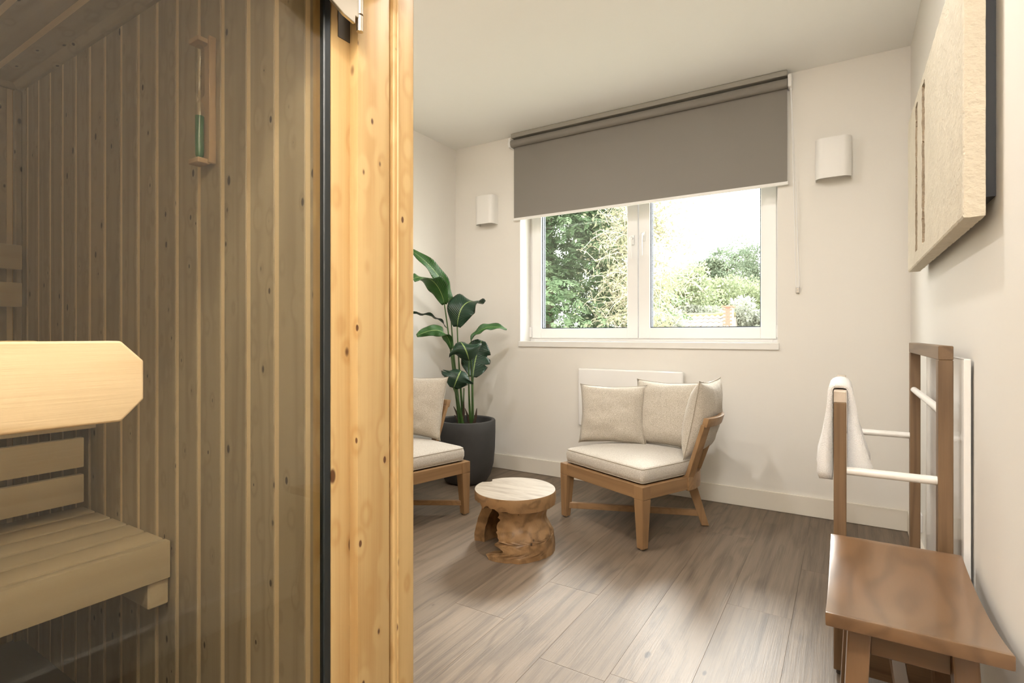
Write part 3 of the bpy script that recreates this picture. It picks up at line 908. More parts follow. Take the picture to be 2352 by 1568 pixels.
# ------------------------------------------------------------------ corner lounge chairs
S, RC = 0.63, 0.29
CC = S - RC
def arc_pts(off, n=13, a0=0.0, a1=90.0):
    return [(CC + (RC + off) * math.cos(math.radians(a0 + (a1 - a0) * i / (n - 1))), CC + (RC + off) * math.sin(math.radians(a0 + (a1 - a0) * i / (n - 1)))) for i in range(n)]
def band(outer_off, inner_off, z0, z1, lean0=0.0, lean1=0.0, n=15):
    o0, i0 = arc_pts(outer_off + lean0, n), arc_pts(inner_off + lean0, n)
    o1, i1 = arc_pts(outer_off + lean1, n), arc_pts(inner_off + lean1, n)
    lo = [(x, y, z0) for x, y in o0] + [(x, y, z0) for x, y in reversed(i0)]
    hi = [(x, y, z1) for x, y in o1] + [(x, y, z1) for x, y in reversed(i1)]
    n2 = len(lo)
    vs = lo + hi
    fs = []
    for i in range(n2):
        fs.append((i, (i + 1) % n2, n2 + (i + 1) % n2, n2 + i))
    for i in range(n - 1):
        fs.append((i, n2 - 1 - i, n2 - 2 - i, i + 1))
        fs.append((n2 + i, n2 + i + 1, n2 + n2 - 2 - i, n2 + n2 - 1 - i))
    return MB().add(vs, fs)
def outline(inset, n=9):
    r = RC - inset
    pts = [(inset, inset), (S - inset, inset)]
    pts += [(CC + r * math.cos(math.radians(90 * i / (n - 1))), CC + r * math.sin(math.radians(90 * i / (n - 1)))) for i in range(n)]
    pts += [(inset, S - inset)]
    return pts
def round_outline(inset, rad=0.025):
    out = []
    pts = outline(inset)
    for i, p in enumerate(pts):
        a, b = Vector(pts[i - 1]), Vector(pts[(i + 1) % len(pts)])
        p = Vector(p)
        d0, d1 = (a - p).normalized(), (b - p).normalized()
        if d0.angle(d1) < math.radians(120):
            for t in range(5):
                q0, q1 = p + d0 * rad, p + d1 * rad
                u = t / 4
                out.append((q0 * (1 - u) ** 2 + p * 2 * u * (1 - u) + q1 * u ** 2)[:])
        else:
            out.append(p[:])
    return out
def seat_cushion_mesh(z0, z1):
    cx_, cy_ = 0.30, 0.30
    layers = [(0.030, z0), (0.006, z0 + 0.006), (-0.002, z0 + 0.03), (-0.002, z1 - 0.028), (0.006, z1 - 0.006), (0.018, z1)]
    base = round_outline(0.02)
    n = len(base)
    vs, fs = [], []
    def scaled(ins):
        res = []
        for x, y in base:
            d = Vector((cx_ - x, cy_ - y)); l = d.length
            d = d / l
            res.append((x + d.x * ins, y + d.y * ins))
        return res
    for ins, z in layers:
        vs += [(x, y, z) for x, y in scaled(ins)]
    for i in range(len(layers) - 1):
        for k in range(n):
            fs.append((i * n + k, i * n + (k + 1) % n, (i + 1) * n + (k + 1) % n, (i + 1) * n + k))
    fs.append(tuple(reversed(range(n))))
    last = (len(layers) - 1) * n
    prev = list(range(last, last + n))
    top = scaled(0.018)
    for q, rise in ((0.8, 0.006), (0.55, 0.011), (0.25, 0.013)):
        cur = []
        for x, y in top:
            vs.append((cx_ + (x - cx_) * q, cy_ + (y - cy_) * q, z1 + rise)); cur.append(len(vs) - 1)
        for k in range(n):
            fs.append((prev[k], prev[(k + 1) % n], cur[(k + 1) % n], cur[k]))
        prev = cur
    fs.append(tuple(prev))
    return MB().add(vs, fs)
def make_chair(loc, rz, label):
    t = thing('corner_chair', label, 'chair', loc, rz, group='teak corner lounge chairs')
    zt, zb = 0.312, 0.247
    w_ = 0.056
    # straight rails
    def rail(a, b, ax):
        box(a, b).build('seat_rail', teak(ax), t, bevel=0.003, segs=2)
    rail((w_ - 0.004, 0.004, zb), (S - w_ + 0.004, 0.032, zt), 0)
    rail((0.004, w_ - 0.004, zb), (0.032, S - w_ + 0.004, zt), 1)
    rail((S - 0.032, w_ - 0.004, zb), (S - 0.004, CC + 0.004, zt), 1)
    rail((w_ - 0.004, S - 0.032, zb), (CC + 0.004, S - 0.004, zt), 0)
    band(0.004, -0.034, zb - 0.006, zt + 0.010).build('curved_rail', teak(0), t, bevel=0.003, smooth=True)
    # seat board under the cushion
    MB().prism([(x, y, zt - 0.022) for x, y in outline(0.033)], [(x, y, zt - 0.004) for x, y in outline(0.033)]).build('seat_board', teak(0), t)
    # legs
    for (x, y, sx, sy) in ((0, 0, 1, 1), (S, 0, -1, 1), (0, S, 1, -1)):
        a, f = 0.058, 0.038
        top = [(x, y), (x + sx * a, y), (x + sx * a, y + sy * a), (x, y + sy * a)]
        o_ = 0.004
        bot = [(x + sx * o_, y + sy * o_), (x + sx * (o_ + f), y + sy * o_), (x + sx * (o_ + f), y + sy * (o_ + f)), (x + sx * o_, y + sy * (o_ + f))]
        m = MB().prism([(*p, 0.007) for p in bot], [(*p, zb) for p in top])
        m.prism([(*p, zb) for p in top], [(*p, zt) for p in top])
        m.build('leg', teak(2), t, bevel=0.003, segs=2)
        cx_, cy_ = x + sx * (o_ + f / 2), y + sy * (o_ + f / 2)
        m = MB(); m.tube([(cx_, cy_, 0.0005), (cx_, cy_, 0.0075)], 0.011, 12); m.build('glide', STEEL, t, smooth=True)
    q = CC + (RC - 0.02) * 0.7071
    d = Vector((0.7071, 0.7071, 0)); e = Vector((-0.7071, 0.7071, 0))
    def diag(c, a, b_):
        c = Vector(c)
        return [c + d * a + e * b_, c - d * a + e * b_, c - d * a - e * b_, c + d * a - e * b_]
    MB().prism(diag((q + 0.035, q + 0.035, 0.004), 0.020, 0.019), diag((q - 0.02, q - 0.02, zb), 0.026, 0.028)).build('leg', teak(2), t, bevel=0.003, segs=2)
    # cross stretchers
    def bar(a, b_, hw, z0, z1):
        a, b_ = Vector(a), Vector(b_)
        dd = (b_ - a).normalized(); nn = Vector((-dd.y, dd.x, 0)) * hw
        return MB().prism([(*(p[:2]), z0) for p in (a + nn, b_ + nn, b_ - nn, a - nn)], [(*(p[:2]), z1) for p in (a + nn, b_ + nn, b_ - nn, a - nn)])
    bar((0.024, 0.024, 0), (q + 0.02, q + 0.02, 0), 0.012, 0.052, 0.086).build('stretcher', teak(0), t, bevel=0.002)
    bar((S - 0.024, 0.024, 0), (0.024, S - 0.024, 0), 0.012, 0.055, 0.083).build('stretcher', teak(0), t, bevel=0.002)
    # backrest
    for a0 in (0.0, 45.0, 90.0):
        a1 = math.radians(a0)
        rd = Vector((math.cos(a1), math.sin(a1), 0)); tg = Vector((-rd.y, rd.x, 0))
        base = Vector((CC, CC, 0)) + rd * (RC - 0.016) + tg * (0.024 if a0 == 0 else (-0.024 if a0 == 90 else 0))
        top = base + rd * 0.108
        hw = 0.026
        def quad(c, z):
            return [(*(c + rd * 0.012 + tg * hw)[:2], z), (*(c - rd * 0.012 + tg * hw)[:2], z), (*(c - rd * 0.012 - tg * hw)[:2], z), (*(c + rd * 0.012 - tg * hw)[:2], z)]
        MB().prism(quad(base, zt - 0.02), quad(top, 0.598)).build('back_post', teak(2), t, bevel=0.003, segs=2)
    band(0.012, -0.020, 0.585, 0.632, 0.100, 0.114, 21).build('back_rail', teak(0), t, bevel=0.004, segs=2, smooth=True)
    cu = seat_cushion_mesh(zt + 0.002, 0.397).build('seat_cushion', SEAT_LINEN, t, smooth='all')
    for zz, ins in ((0.389, 0.0045), (0.322, 0.004)):
        base_ = round_outline(0.02)
        lp = []
        for x, y in base_:
            dv = Vector((0.30 - x, 0.30 - y)); l = dv.length; dv /= l
            lp.append((x + dv.x * ins, y + dv.y * ins, zz))
        lp.append(lp[0])
        MB().tube(lp, 0.0018, 6, cap=False).build('piping', SEAM, cu, smooth=True)
    return t
# A corners and headings measured from where the legs meet the floor
make_chair((-1.405, 2.795, 0), math.atan2(-0.257, 0.571), 'corner lounge chair with three cushions standing below the window')
make_chair((-2.015, 1.930, 0), math.atan2(0.972, 0.233), 'corner lounge chair beside the plant pot, partly hidden by the sauna post')

def pillow(name, label, loc, face, lean, size, thick, seed, roll=0.0, group='oatmeal cushions on the lounge chairs'):
    """loc: middle of the lower edge; face: heading the pillow's front looks to (radians); lean: backwards tilt"""
    W2, H2 = size[0] / 2, size[1] / 2
    n = 26
    vs, fs = [], []
    def pt(u, v, side):
        k = max(0.0, (1 - abs(u) ** 2.6)) ** 0.55 * max(0.0, (1 - abs(v) ** 2.6)) ** 0.55
        pin = 1 - 0.07 * (1 - abs(u)) ** 0.5 * abs(v) ** 3
        pin2 = 1 - 0.07 * (1 - abs(v)) ** 0.5 * abs(u) ** 3
        x = u * W2 * (pin2 - 0.03 * (1 - v * v))
        z = v * H2 * (pin - 0.03 * (1 - u * u))
        q = Vector((u * 1.7 + seed * 7.1, v * 1.7, side * 2.3))
        wr = 0.010 * mnoise.noise(q * 1.3) + 0.004 * mnoise.noise(q * 3.7)
        yv = side * (thick / 2) * k + wr * k * 1.2
        return (x, yv, z + H2)
    idx = {}
    for sd in (-1, 1):
        for j in range(n + 1):
            for i in range(n + 1):
                u, v = -1 + 2 * i / n, -1 + 2 * j / n
                edge = i in (0, n) or j in (0, n)
                key = (i, j, 0 if edge else sd)
                if key not in idx:
                    idx[key] = len(vs)
                    vs.append(pt(u, v, 0 if edge else sd))
        for j in range(n):
            for i in range(n):
                def g(a, b_):
                    e_ = a in (0, n) or b_ in (0, n)
                    return idx[(a, b_, 0 if e_ else sd)]
                q = (g(i, j), g(i + 1, j), g(i + 1, j + 1), g(i, j + 1))
                fs.append(q if sd < 0 else tuple(reversed(q)))
    M = Matrix.Translation(loc) @ Matrix.Rotation(face + math.pi / 2, 4, 'Z') @ Matrix.Rotation(-lean, 4, 'X') @ Matrix.Rotation(roll, 4, 'Y')
    t = thing(name, label, 'cushion', loc, group=group)
    t.matrix_world = M
    o = MB().add(vs, fs).build('cover', LINEN, t, smooth='all', recenter=False)
    rim = [pt(-1 + 2 * i / n, -1, 0) for i in range(n)] + [pt(1, -1 + 2 * i / n, 0) for i in range(n)] + [pt(1 - 2 * i / n, 1, 0) for i in range(n)] + [pt(-1, 1 - 2 * i / n, 0) for i in range(n)]
    MB().tube(rim + [rim[0]], 0.0020, 6, cap=False).build('piping', SEAM, t, smooth=True, recenter=False)
    return t
U2 = Vector((0.912, -0.410)); V2 = Vector((0.410, 0.912))
pillow('throw_pillow', 'square oatmeal cushion at the left of the chair below the window', (-1.185, 3.045, 0.398), math.atan2(-0.95, 0.28), 0.22, (0.405, 0.36), 0.13, 1)
pillow('throw_pillow', 'oatmeal cushion in the back corner of the chair, between the two others', (-0.900, 3.120, 0.398), math.atan2(-0.98, -0.10), 0.24, (0.41, 0.395), 0.14, 2)
pillow('throw_pillow', 'oatmeal cushion seen edge-on against the curved wooden back rail', (-0.700, 3.035, 0.398), math.atan2(0.10, -1.0), 0.20, (0.36, 0.425), 0.155, 3)
pillow('throw_pillow', 'oatmeal cushion on the chair beside the plant pot', (-2.345, 2.575, 0.398), math.atan2(-0.98, 0.05), 0.22, (0.43, 0.40), 0.14, 4)

# ------------------------------------------------------------------ stump table
st = thing('stump_table', 'low side table made from a hollow teak stump between the chairs', 'side table', (-1.392, 2.268, 0))
def stump_base():
    vc = Vector((-1.392, 2.268, 0))
    tocam = math.atan2(-vc.y, -vc.x)
    na, nz = 96, 30
    vs, fs = [], []
    def R(a, z):                                        # a: angle from the camera side, + towards image right
        t = z / 0.22
        r = 0.186 + 0.012 * math.cos(t * 2.2) ** 2 - 0.014 * math.exp(-((t - 0.80) / 0.20) ** 2)
        r += 0.004 * math.exp(-(t / 0.18) ** 2)
        q = Vector((math.cos(a) * 2.0, math.sin(a) * 2.0, z * 9))
        r += 0.012 * mnoise.noise(q) + 0.006 * mnoise.noise(q * 3.1)
        r += 0.016 * math.exp(-((a - 4.3) / 0.5) ** 2)
        if math.cos(a - 1.5) > 0.3:
            r -= 0.018 * math.exp(-((t - 0.75) / 0.25) ** 2) * (math.cos(a - 1.5))
        return r
    def span(z):
        t = z / 0.22
        j = 0.10 * mnoise.noise(Vector((z * 60, 0.5, 0))) + 0.06 * mnoise.noise(Vector((z * 170, 1.5, 0)))
        a0 = -0.50 + j + 0.35 * (t - 0.5) * (1 if t > 0.5 else 0) * 0.3
        if t < 0.12:
            a0 -= 0.20
        elif t < 0.32:
            a0 += 0.22 * math.sin((t - 0.12) / 0.2 * math.pi)
        if 0.36 < t < 0.41:
            a0 += 0.32
        a1 = 2 * math.pi - 1.95 + 0.03 * mnoise.noise(Vector((z * 20, 9, 0)))
        return a0, a1
    for j in range(nz + 1):
        z = 0.0005 + 0.2275 * j / nz
        a0, a1 = span(z)
        row_o, row_i = [], []
        for i in range(na + 1):
            a = a0 + (a1 - a0) * i / na
            r = R(a, z)
            th = 0.055 + 0.010 * mnoise.noise(Vector((a * 3, z * 20, 7)))
            wa = tocam + a
            row_o.append((r * math.cos(wa), r * math.sin(wa), z))
            row_i.append(((r - th) * math.cos(wa), (r - th) * math.sin(wa), z))
        vs += row_o + list(reversed(row_i))
    n = 2 * (na + 1)
    for j in range(nz):
        for i in range(n):
            fs.append((j * n + i, j * n + (i + 1) % n, (j + 1) * n + (i + 1) % n, (j + 1) * n + i))
    for j in (0, nz):
        for i in range(na):
            q = (j * n + i, j * n + i + 1, j * n + n - 2 - i, j * n + n - 1 - i)
            fs.append(q if j else tuple(reversed(q)))
    return MB().add(vs, fs)
stump_base().build('base', stump_wood(), st, smooth=True)
def stump_top():
    tocam = math.atan2(-2.268, 1.392)
    n = 128
    vs, fs = [], []
    def R(a):
        r = 0.203 + 0.004 * mnoise.noise(Vector((math.cos(a) * 1.5, math.sin(a) * 1.5, 4)))
        d = (a - 3.95 + math.pi) % (2 * math.pi) - math.pi           # ragged notch at the back left
        if abs(d) < 0.17:
            r -= 0.035 * (1 - abs(d) / 0.17) ** 0.7 + 0.006 * mnoise.noise(Vector((a * 40, 0, 0)))
        return r
    rows = [(0.90, 0.0), (0.985, 0.01), (1.0, 0.3), (1.0, 0.85), (0.988, 1.0)]
    for q, t in rows:
        for i in range(n):
            a = 2 * math.pi * i / n
            left = max(0.0, math.cos(a + 1.15))                      # ragged lower rim on the left
            zb = 0.2275 + 0.030 * left ** 2 * (0.6 + 0.9 * mnoise.noise(Vector((a * 6, 2, 0))))
            z = zb + (0.292 - zb) * t
            r = R(a) * q
            if t < 0.5:
                r += 0.004 * mnoise.noise(Vector((a * 9, t * 5, 1)))
            vs.append((r * math.cos(tocam + a), r * math.sin(tocam + a), z))
    for j in range(len(rows) - 1):
        for i in range(n):
            fs.append((j * n + i, j * n + (i + 1) % n, (j + 1) * n + (i + 1) % n, (j + 1) * n + i))
    fs.append(tuple(reversed(range(n))))
    fs.append(tuple((len(rows) - 1) * n + i for i in range(n)))
    return MB().add(vs, fs)
tp = stump_top().build('top_slab', stump_wood(), st, smooth=True)
tp.data.materials.append(stump_top_wood())
for p in tp.data.polygons:
    if p.normal.z > 0.9:
        p.material_index = 1

# ------------------------------------------------------------------ potted plant
PC = Vector((-2.325, 3.115, 0))
pp = thing('potted_plant', 'large-leaved bird of paradise plant in a charcoal round pot in the corner', 'plant', PC)
pr = [(0.0, 0.0005), (0.125, 0.0005), (0.150, 0.010), (0.178, 0.055), (0.198, 0.13), (0.208, 0.24), (0.2115, 0.36), (0.2115, 0.438), (0.207, 0.444),
      (0.186, 0.444), (0.181, 0.438), (0.180, 0.39)]
MB().lathe(pr, (0, 0), 56, cap_bottom=False).build('pot', POT, pp, smooth=True)
MB().lathe([(0.0, 0.398), (0.10, 0.400), (0.1795, 0.394)], (0, 0), 32, cap_bottom=False).build('soil', SOIL, pp, smooth=True)
ZP = 3.87
def pz(zx, zy, dz=0.0):                                  # from the measured leaf chart to a point near the plant's own depth
    return at_depth(945 + zx / 3.565, 560 + zy / 3.565, ZP + dz) - PC
def bez(p, n):
    p = [Vector(q) for q in p]
    out = []
    for i in range(n + 1):
        t = i / n
        if len(p) == 3:
            out.append(p[0] * (1 - t) ** 2 + p[1] * 2 * t * (1 - t) + p[2] * t * t)
        else:
            out.append(p[0] * (1 - t) ** 3 + p[1] * 3 * t * (1 - t) ** 2 + p[2] * 3 * t * t * (1 - t) + p[3] * t ** 3)
    return out
RIGHT = Vector((CS, SN, 0)); FWD = Vector((-SN, CS, 0)); UP = Vector((0, 0, 1))
def leaf(ctrl, hw, side, mat, fold=0.25, notch=(), droop=0.0, seed=0):
    n, mm = 22, 10
    mid = bez(ctrl, n)
    vs, fs, uvs = [], [], []
    side = Vector(side).normalized()
    for i, p in enumerate(mid):
        t = i / n
        tg = (mid[min(i + 1, n)] - mid[max(i - 1, 0)]).normalized()
        s_ = (side - tg * side.dot(tg)).normalized()
        nr = s_.cross(tg).normalized()
        wv = hw * (math.sin(math.pi * min(1, t * 0.93 + 0.03)) ** 0.62)
        wv *= (1 + 0.05 * mnoise.noise(Vector((t * 6, seed * 3.3, 0))))
        for nt_, sd, dep in notch:
            pass
        for j in range(mm + 1):
            v = -1 + 2 * j / mm
            ww = wv
            for nt_, sd, dep in notch:
                if (v > 0) == (sd > 0) and abs(t - nt_) < 0.03:
                    ww = wv * (1 - dep)
            lift = fold * abs(v) * ww + 0.010 * math.sin(t * 19 + seed) * v * v - droop * v * v * ww
            vs.append(p + s_ * (v * ww) + nr * lift)
            uvs.append((t, (v + 1) / 2))
    for i in range(n):
        for j in range(mm):
            a = i * (mm + 1) + j
            fs.append((a, a + 1, a + mm + 2, a + mm + 1))
    o = MB().add(vs, fs)
    me = bpy.data.meshes.new('leaf')
    me.from_pydata(o.v, [], o.f)
    me.materials.append(mat)
    uvl = me.uv_layers.new(name='UVMap')
    for lp in me.loops:
        uvl.data[lp.index].uv = uvs[lp.vertex_index]
    for p in me.polygons:
        p.use_smooth = True
    ob = obj_from(me, 'leaf', pp)
    sm = ob.modifiers.new('thickness', 'SOLIDIFY'); sm.thickness = 0.0012
    return ob
def sd(zx, zy, d=0.0):                                    # a direction: image right, image down, away
    return RIGHT * zx - UP * zy + FWD * d
k_ = 1 / 3.565 / FPX * ZP                                 # metres per chart unit
LV = [
    # control points (chart x, y, depth), half width, width direction, material, fold, droop, notches
    ([(322, 540, .05), (300, 330, .02), (190, 190, -.10), (5, 55, -.22)], 56, sd(0.75, -0.45, 0.75), LEAF_GREEN, .30, 0, ()),
    ([(270, 495, -.02), (240, 330, -.10), (140, 225, -.22), (10, 290, -.34)], 84, sd(0.95, 0.1, 0.35), LEAF_GREEN, .15, .15, ()),
    ([(375, 678, .02), (385, 520, -.04), (440, 425, .02), (590, 490, .08)], 124, sd(0.97, 0.05, -0.12), LEAF_DARK, .18, .05, ((.86, 1, .4),)),
    ([(296, 695, .05), (235, 600, .05), (130, 565, .02), (-20, 572, -.03)], 30, sd(0.05, 0.30, 0.95), LEAF_DARK, .3, 0, ()),
    ([(325, 862, -.05), (300, 660, -.10), (170, 690, -.16), (42, 752, -.22)], 46, sd(0.70, 0.65, 0.40), LEAF_GREEN, .25, 0, ()),
    ([(482, 812, .04), (530, 690, .06), (640, 650, .10), (782, 697, .16)], 34, sd(-0.2, 0.75, -0.65), LEAF_GREEN, .35, 0, ()),
    ([(505, 1090, .06), (512, 980, .10), (535, 880, .12), (575, 790, .10)], 128, sd(0.93, 0.20, 0.30), LEAF_DARK, .10, .05, ((.35, 1, .3), (.62, 1, .25))),
    ([(472, 955, -.10), (455, 880, -.16), (430, 825, -.17), (400, 800, -.08)], 138, sd(0.98, -0.05, 0.10), LEAF_DARK, -.05, .45, ()),
    ([(345, 1180, -.16), (372, 1110, -.20), (390, 1060, -.20), (408, 1035, -.14)], 138, sd(0.93, 0.30, 0.10), LEAF_DARK, -.05, .30, ((.3, 1, .3), (.55, -1, .35))),
]
for q, (cp, hw, sdv, mt, fo, dp, nt_) in enumerate(LV):
    leaf([pz(*c) for c in cp], hw * k_, sdv, mt, fo, nt_, dp, q)
STEMS = [((322, 540, .05), (330, 800, .05), (405, 1475, 0)), ((270, 495, -.02), (310, 760, -.02), (395, 1475, -.03)), ((375, 678, .02), (380, 900, .02), (425, 1475, .02)),
         ((296, 695, .05), (350, 950, .04), (400, 1475, .05)), ((325, 862, -.05), (340, 1050, -.05), (415, 1475, -.04)), ((482, 812, .04), (500, 1050, .05), (500, 1475, .03)),
         ((505, 1090, .06), (500, 1200, .06), (505, 1475, .05)), ((472, 955, -.10), (462, 1150, -.08), (485, 1475, -.02)), ((345, 1180, -.16), (390, 1280, -.10), (420, 1475, -.06)),
         ((430, 1180, .03), (428, 1300, .02), (420, 1475, .01))]
for a, b_, c_ in STEMS:
    pts = bez([pz(*a), pz(*b_), pz(*c_)], 14)
    MB().tube(pts, [0.0045 + 0.006 * (i / 14) ** 2 for i in range(15)], 8).build('stem', STEM, pp, smooth=True)
for a, b_ in (((345, 1330), (410, 1480)), ((438, 1345), (480, 1480)), ((535, 1345), (510, 1480)), ((430, 1290), (415, 1480)), ((352, 1400), (395, 1485))):
    p0, p1 = pz(*a, -.03), pz(*b_, -.02)
    MB().tube([p1, p1.lerp(p0, .5) + RIGHT * .004, p0], [.012, .010, .002], 8).build('sheath', SHEATH, pp, smooth=True)

# ------------------------------------------------------------------ towel rack
rk = thing('towel_rack', 'teak towel rack with white rods standing by the right wall', 'towel rack', (0.13, 2.35, 0))
rk['_c'] = tuple(rk.location)
RX0, RX1, RY0, RY1 = -0.012, 0.243, 1.955, 2.725           # post centres
PWX, PWY = 0.034, 0.046
def post(x, y, top, nm='post', wx=PWX, wy=PWY):
    box((x - wx / 2, y - wy / 2, 0.018), (x + wx / 2, y + wy / 2, top)).build(nm, rack_wood(2), rk, bevel=0.002)
for yy in (RY0, RY1):
    post(RX1, yy, 0.980)
    post(RX0, yy, 0.843)
box((RX1 - PWX / 2, RY0 - PWY / 2, 0.980), (RX1 + PWX / 2, RY1 + PWY / 2, 1.020)).build('top_rail', rack_wood(1), rk, bevel=0.002)
box((RX0 - PWX / 2, RY0 - PWY / 2, 0.843), (RX0 + PWX / 2, RY1 + PWY / 2, 0.878)).build('front_rail', wood('lit_pale_rail', 1, (0.62, 0.52, 0.42), (0.45, 0.34, 0.24), rings=5, contrast=.4, fine=.3), rk, bevel=0.002)  # pale tone paints in the light on the rail's near end
m = MB(); m.tube([(RX1 - 0.004, RY0 + 0.02, 0.830), (RX1 - 0.004, RY1 - 0.018, 0.830)], 0.0115, 14); m.build('rod', WHITE_ROD, rk, smooth=True)
for yy, z_ in ((RY0, 0.632), (RY1, 0.640)):
    m = MB(); m.tube([(RX0 + 0.014, yy, z_), (RX1 - 0.014, yy, z_)], 0.0125, 14); m.build('rod', WHITE_ROD, rk, smooth=True)
for yy in (RY0, RY1):
    box((RX0 + PWX / 2, yy - 0.014, 0.018), (RX1 - PWX / 2, yy + 0.014, 0.105)).build('base_rail', rack_wood(0), rk, bevel=0.002)
for xx in (RX0, RX1):
    box((xx - 0.014, RY0 + PWY / 2, 0.018), (xx + 0.014, RY1 - PWY / 2, 0.105)).build('base_rail', rack_wood(1), rk, bevel=0.002)
for xx in (RX0, RX1):
    for yy in (RY0, RY1):
        m = MB(); m.tube([(xx, yy, 0.0005), (xx, yy, 0.019)], 0.011, 12); m.build('foot', DARKSTEEL, rk, smooth=True)

# towel
def towel():
    ny, th = 26, 0.012
    prof = []
    xl, xr, zt = RX0 - PWX / 2, RX0 + PWX / 2, 0.8785
    # down the right side from the hem up, over the rail, down the left side; third value: flare
    right = [(0.066, 0.612), (0.064, 0.64), (0.047, 0.70), (0.034, 0.76), (0.026, 0.82), (0.020, 0.86)]
    for dx, z in right:
        prof.append((xr + dx, z))
    for k in range(9):
        a = math.pi * k / 8
        prof.append((RX0 + (PWX / 2 + 0.017) * math.cos(a), zt - 0.004 + 0.026 * math.sin(a)))
    left = [(0.018, 0.86), (0.021, 0.82), (0.026, 0.77), (0.033, 0.71), (0.043, 0.66), (0.047, 0.61), (0.042, 0.590)]
    for dx, z in left:
        prof.append((xl - dx, z))
    n = len(prof)
    y0, y1 = RY0 + PWY / 2 + 0.014, RY0 + 0.34
    vs, fs = [], []
    inner = []
    for i, (x, z) in enumerate(prof):                     # the folded layers lie close against the rail inside
        if z > 0.875:
            a = math.pi * (i - 6) / 8
            inner.append((RX0 + (PWX / 2 + 0.0015) * math.cos(a) * 1.02, zt + 0.001 + 0.004 * math.sin(a)))
        else:
            inner.append((xr + 0.003 if x > RX0 else xl - 0.003, z))
    for layer in (0, 1):
        for j in range(ny + 1):
            t = j / ny
            for i in range(n):
                x, z = inner[i] if layer == 0 else prof[i]
                low = max(0.0, (0.86 - z) / 0.28)
                sg = 1 if x > RX0 else -1
                wob = (0.007 * math.sin(t * 8 + (1 if sg > 0 else 3)) + 0.008 * mnoise.noise(Vector((t * 4, i * .3, 5)))) * low * layer
                y = y0 + (y1 - y0) * t + 0.010 * low * mnoise.noise(Vector((i * .5, t * 2, 8)))
                zz = z + 0.010 * low * mnoise.noise(Vector((t * 3, 9, sg * 2)))
                vs.append((x + sg * wob, y, zz))
    L_ = (ny + 1) * n
    for j in range(ny):
        for i in range(n - 1):
            a = j * n + i
            fs.append((a, a + 1, a + n + 1, a + n))
            fs.append((L_ + a + 1, L_ + a, L_ + a + n, L_ + a + n + 1))
    for i in range(n - 1):
        fs.append((i + 1, i, L_ + i, L_ + i + 1))
        a = ny * n + i
        fs.append((a, a + 1, L_ + a + 1, L_ + a))
    for j in range(ny):
        a = j * n
        fs.append((a, a + n, L_ + a + n, L_ + a))
        a = j * n + n - 1
        fs.append((a + n, a, L_ + a, L_ + a + n))
    return MB().add(vs, fs)
tw = towel().build('towel', TERRY, smooth='all')
tag(tw, 'white terry towel hanging over the low front rail of the towel rack', 'towel')

# ------------------------------------------------------------------ stool
sx0, sx1, sy0, sy1 = -0.036, 0.272, 1.343, 1.886
so_ = thing('wooden_stool', 'brown wooden stool with a dished seat in the right foreground', 'stool', ((sx0 + sx1) / 2, (sy0 + sy1) / 2, 0))
so_['_c'] = tuple(so_.location)
def seat_mesh():
    ny, nx = 28, 10
    vs, fs = [], []
    for lay in (0, 1):
        for j in range(ny + 1):
            for i in range(nx + 1):
                x = sx0 + (sx1 - sx0) * i / nx
                t = j / ny
                y = sy0 + (sy1 - sy0) * t
                z = 0.426 + 0.026 * abs(2 * t - 1) ** 2.2
                if lay == 0:
                    z -= 0.030
                vs.append((x, y, z))
    W = nx + 1; L_ = (ny + 1) * W
    for j in range(ny):
        for i in range(nx):
            a = j * W + i
            fs.append((a, a + W, a + W + 1, a + 1)); fs.append((L_ + a, L_ + a + 1, L_ + a + W + 1, L_ + a + W))
    for j in range(ny):
        a = j * W; fs.append((a, L_ + a, L_ + a + W, a + W))
        a = j * W + nx; fs.append((a, a + W, L_ + a + W, L_ + a))
    for i in range(nx):
        a = i; fs.append((a, a + 1, L_ + a + 1, L_ + a))
        a = ny * W + i; fs.append((a, L_ + a, L_ + a + 1, a + 1))
    return MB().add(vs, fs)
seat_mesh().build('seat', stool_wood(1), so_, bevel=0.004, segs=2, smooth=True)
lx0, lx1, ly0, ly1 = 0.028, 0.208, 1.435, 1.795            # leg tops
spl, splx = 0.060, 0.020
for lx, ly, dx, dy in ((lx0, ly0, -splx, -spl), (lx1, ly0, splx, -spl), (lx0, ly1, -splx, spl), (lx1, ly1, splx, spl)):
    MB().frustum((lx + dx, ly + dy, 0.0005), (0.040, 0.050), (lx, ly, 0.402), (0.044, 0.060)).build('leg', stool_wood(2), so_, bevel=0.004, segs=2)
for ly in (ly0, ly1):
    box((lx0 + 0.020, ly - 0.012, 0.345), (lx1 - 0.020, ly + 0.012, 0.400)).build('apron', stool_wood(0), so_, bevel=0.002)
for lx in (lx0, lx1):
    box((lx - 0.012, ly0 + 0.02, 0.340), (lx + 0.012, ly1 - 0.02, 0.402)).build('apron', stool_wood(1), so_, bevel=0.002)
for ly, dy in ((ly0, -spl), (ly1, spl)):
    yy = ly + dy * 0.5
    box((lx0 + 0.006, yy - 0.011, 0.186), (lx1 - 0.006, yy + 0.011, 0.208)).build('rung', stool_wood(0), so_, bevel=0.003)
xm = (lx0 + lx1) / 2
box((xm - 0.017, ly0 - spl * 0.5 + 0.010, 0.184), (xm + 0.017, ly1 + spl * 0.5 - 0.010, 0.206)).build('centre_rung', stool_wood(1), so_, bevel=0.003)

